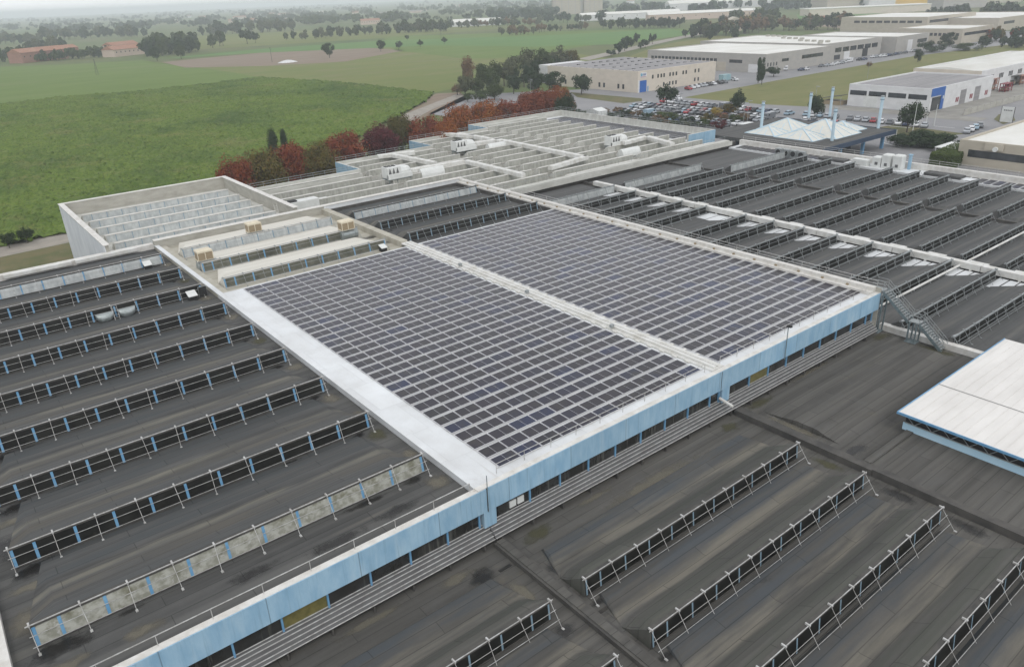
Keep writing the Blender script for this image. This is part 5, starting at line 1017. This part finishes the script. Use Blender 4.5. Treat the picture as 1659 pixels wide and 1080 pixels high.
# ================================================================ CARS
CP = {}
for nm, c in (('white', (.6, .61, .62)), ('silver', (.33, .35, .37)), ('grey', (.13, .14, .15)), ('black', (.02, .02, .023)), ('dark blue', (.025, .04, .09)), ('red', (.3, .02, .025)), ('pale blue', (.25, .35, .42))):
    CP[nm] = mk('car_paint_'+nm.replace(' ', '_'), c, rough=.25, spec=.6)
M['tyre'] = mk('black_rubber', (.02, .02, .02), rough=.8); M['cglass'] = mk('car_glass', (.02, .025, .03), rough=.08, spec=.6)
def carmesh(kind, paint):
    if kind == 'car':
        W2 = .86; prof = [(-2.1, .35), (-2.15, .75), (-1.95, .92), (-1.1, 1.0), (1.35, 1.02), (2.05, .88), (2.15, .5), (2.1, .3)]; cab = [(-1.15, .98), (-.35, 1.42), (.95, 1.45), (1.75, 1.0)]; ww = .7
    else:
        W2 = .98; prof = [(-2.6, .4), (-2.65, .95), (-2.1, 1.25), (-1.5, 1.9), (-1.2, 2.2), (2.6, 2.25), (2.65, .4)]; cab = None; ww = .9
    m = MB(); m.loft([[(x, y, z) for x, z in prof] for y in (-W2, W2)], closed=True)
    if cab: m.loft([[(x*.93+.02, y, z+(.03 if z > 1.3 else 0)) for x, z in cab] for y in (-ww*.82, ww*.82)], closed=True)
    b = m.mesh('body', CP[paint]); g = MB()
    if cab: g.loft([[(x, y*(1 if z < 1.2 else .93), z-.02) for x, z in cab] for y in (-ww-.08, ww+.08)], closed=True); 
    else: g.loft([[(-2.12, y, 1.27), (-1.53, y, 1.86), (-1.5, y, 1.86), (-2.08, y, 1.25)] for y in (-.85, .85)], closed=True); g.box(-1.4, -1.0, 1.3, -.6, 1.0, 1.8)
    r = MB()
    if cab: r.box(-.3, -.66, 1.41, .98, .66, 1.47)
    gm = g.mesh('windows', 'cglass'); rm = r.mesh('roof', CP[paint]) if cab else None
    wh = MB(); wh.tube((0, -.11, 0), (0, .11, 0), .32, 10); wm = wh.mesh('wheel', 'tyre')
    return b, gm, rm, wm, W2
CM = {}
def car(p, rz, paint, label, group, kind='car'):
    k = (kind, paint)
    if k not in CM: CM[k] = carmesh(*k)
    b, gm, rm, wm, W2 = CM[k]; t = thing('parked_car' if kind == 'car' else 'parked_van', label, kind, Vector((p[0], p[1], ZG+.1)), rz, group)
    ob('body', b, t); ob('windows', gm, t)
    if rm: ob('roof', rm, t)
    for x in (-1.35, 1.35):
        for y in (-W2+.05, W2-.05): ob('wheel', wm, t, (x*(1.15 if kind == 'van' else 1), y, .32))
rc = random.Random(17); cols = ['white', 'white', 'silver', 'silver', 'grey', 'grey', 'black', 'black', 'dark blue', 'pale blue', 'white', 'silver', 'red']
def row(x, y0, y1, rz, nm, skip=.08, step=2.65):
    y = y1; k = 0
    while y > y0:
        if rc.random() > skip:
            c = rc.choice(cols); v = rc.random() < .05; car((x+rc.uniform(-.3, .3), y+rc.uniform(-.15, .15)), rz+rc.uniform(-.03, .03)+(math.pi if rc.random() < .5 else 0), c, '%s %s in %s car park row, %s from its left end' % (c, 'van' if v else 'car', nm, ORD[k]), 'cars in the big car park', 'van' if v else 'car'); k += 1
        y -= step
row(241.5, 150, 208, .0, 'rearmost', .06); row(229.5, 150, 208, 0, 'second', .05); row(224.3, 150, 208, 0, 'third', .08); row(213.5, 152, 206, 0, 'fourth', .1); row(208.3, 152, 204, 0, 'fifth', .2)
row(243.5, 106, 147, .35, 'right-hand rear', .12); row(232, 124, 140, .35, 'right-hand front', .2); 
S1 = [(1115, 146, 'red'), (1121, 144, 'white'), (1128, 142.5, 'white'), (1135, 141, 'silver'), (1141, 140, 'silver'), (1148, 139, 'black'), (1155, 138, 'white'), (1166, 136.5, 'black'), (1173, 135, 'grey'), (1098, 162, 'white'), (1190, 131, 'white')]
for i, (px, py, c) in enumerate(S1): car(G(px, py), 1.2, c, '%s car parked before the cream warehouse, %s from the left' % (c, ORD[sorted([q[0] for q in S1]).index(px)]), 'cars before the cream warehouse')
S2 = [(1298, 115, 'dark blue'), (1306, 114, 'white'), (1330, 109, 'grey'), (1340, 108, 'silver'), (1349, 106.5, 'white'), (1357, 104.5, 'white'), (1364, 103.5, 'silver'), (1368, 102.5, 'white'), (1376, 101, 'white'), (1392, 98.5, 'black'), (1400, 98, 'dark blue'), (1414, 94, 'white'), (1420, 93.5, 'silver'), (1427, 93, 'white'), (1433, 92.5, 'white'), (1439, 91.5, 'dark blue'), (1445, 90.5, 'grey'), (1451, 89.5, 'dark blue'), (1457, 88.5, 'grey'), (1466, 87, 'grey'), (1478, 84.5, 'white'), (1482, 84, 'silver')]
for i, (px, py, c) in enumerate(S2): v = px in (1376,); car(G(px, py), .1+rc.uniform(-.1, .1), c, '%s %s parked along the street of grey warehouses, %s from the left' % (c, 'van' if v else 'car', ORD[i]), 'cars along the warehouse street', 'van' if v else 'car')
car(G(1273, 114), .5, 'white', 'white van parked left of the street beside the round bush', None, 'van'); car(G(1432, 170), 1.2, 'white', 'white car parked below the red windows of the white warehouse', None)
car(G(1568, 184), 1.0, 'grey', 'grey car in front of the concrete fence', None) if False else None
for i, (px, py) in enumerate(((1566, 216), (1573, 213), (1580, 210), (1587, 207))): car(G(px, py), .35, ['silver', 'white', 'pale blue', 'grey'][i], '%s car by the white awning, %s from the left' % (['silver', 'white', 'pale blue', 'grey'][i], ORD[i]), 'cars by the awning')
t = thing('parked_truck', 'white lorry with blue side panel at the loading bay of the cream warehouse', 'truck', G(1140, 133), .06)
MB().box(-1, -1.2, .9, 5.5, 1.2, 3.6).build('cargo_box', 'door', t); MB().loft([[(-3, y, .6), (-3, y, 1.8), (-2.6, y, 2.8), (-1.2, y, 2.9), (-1.2, y, .6)] for y in (-1.15, 1.15)], closed=True).build('cab', 'ahu', t)
for x in (-2.2, 1, 4): 
    for y in (-1.1, 1.1): MB().tube((x, y-.15, .5), (x, y+.15, .5), .5, 10).build('wheel', 'tyre', t)
tag(MB().box(-3, -1.3, .2, 3, 1.3, 2.8).box(-3.05, -1.35, 2.8, 3.05, 1.35, 2.9).build('container', mk('pale_teal_paint', (.22, .36, .4), (.28, .4, .42), sc=(.5, .5, .5), rough=.6), None, G(1174, 131)), 'pale teal container right of the cream warehouse', 'container')
# machinery stacks beside the long warehouse
for i, (px, py, c, h_) in enumerate(((1605, 148, 'brick', 4.5), (1628, 150, 'redw', 3.2), (1641, 140, 'wire', 4), (1652, 138, 'brick', 3.6))):
    t = thing('storage_rack', ['tall rusty steel rack by the long curved-roof warehouse', 'low dark red rack beside the rusty one', 'dark steel rack in the yard, third', 'rusty rack nearest the right edge'][i], 'rack', G(px, py)); m = MB()
    for x in (0, 3, 6):
        for y in (0, 2): m.box(x, y, 0, x+.25, y+.25, h_)
    for z in (.6, h_*.5, h_-.3): m.box(0, 0, z, 6.2, 2.2, z+.2)
    m.build('rack_frame', c, t); MB().box(.5, .4, .8, 2.7, 1.8, h_*.45).build('stored_crate', 'brownl', t); MB().box(3.4, .4, h_*.55, 5.6, 1.8, h_*.85).build('stored_crate', c, t)
# ================================================================ HAZE
m = MB(); m.box(-12500, -5500, ZG-1, 12500, 12500, 56)
hz = m.build('haze', 'white'); tag(hz, None, None, None, 'stuff'); hm = bpy.data.materials.new('haze_air'); hm.use_nodes = True; hz.data.materials.clear(); hz.data.materials.append(hm)
n = hm.node_tree.nodes; n.clear(); o_ = n.new('ShaderNodeOutputMaterial'); v_ = n.new('ShaderNodeVolumePrincipled'); v_.inputs['Density'].default_value = .00026; v_.inputs['Color'].default_value = (.9, .95, 1, 1); v_.inputs['Anisotropy'].default_value = .2
hm.node_tree.links.new(v_.outputs[0], o_.inputs['Volume'])
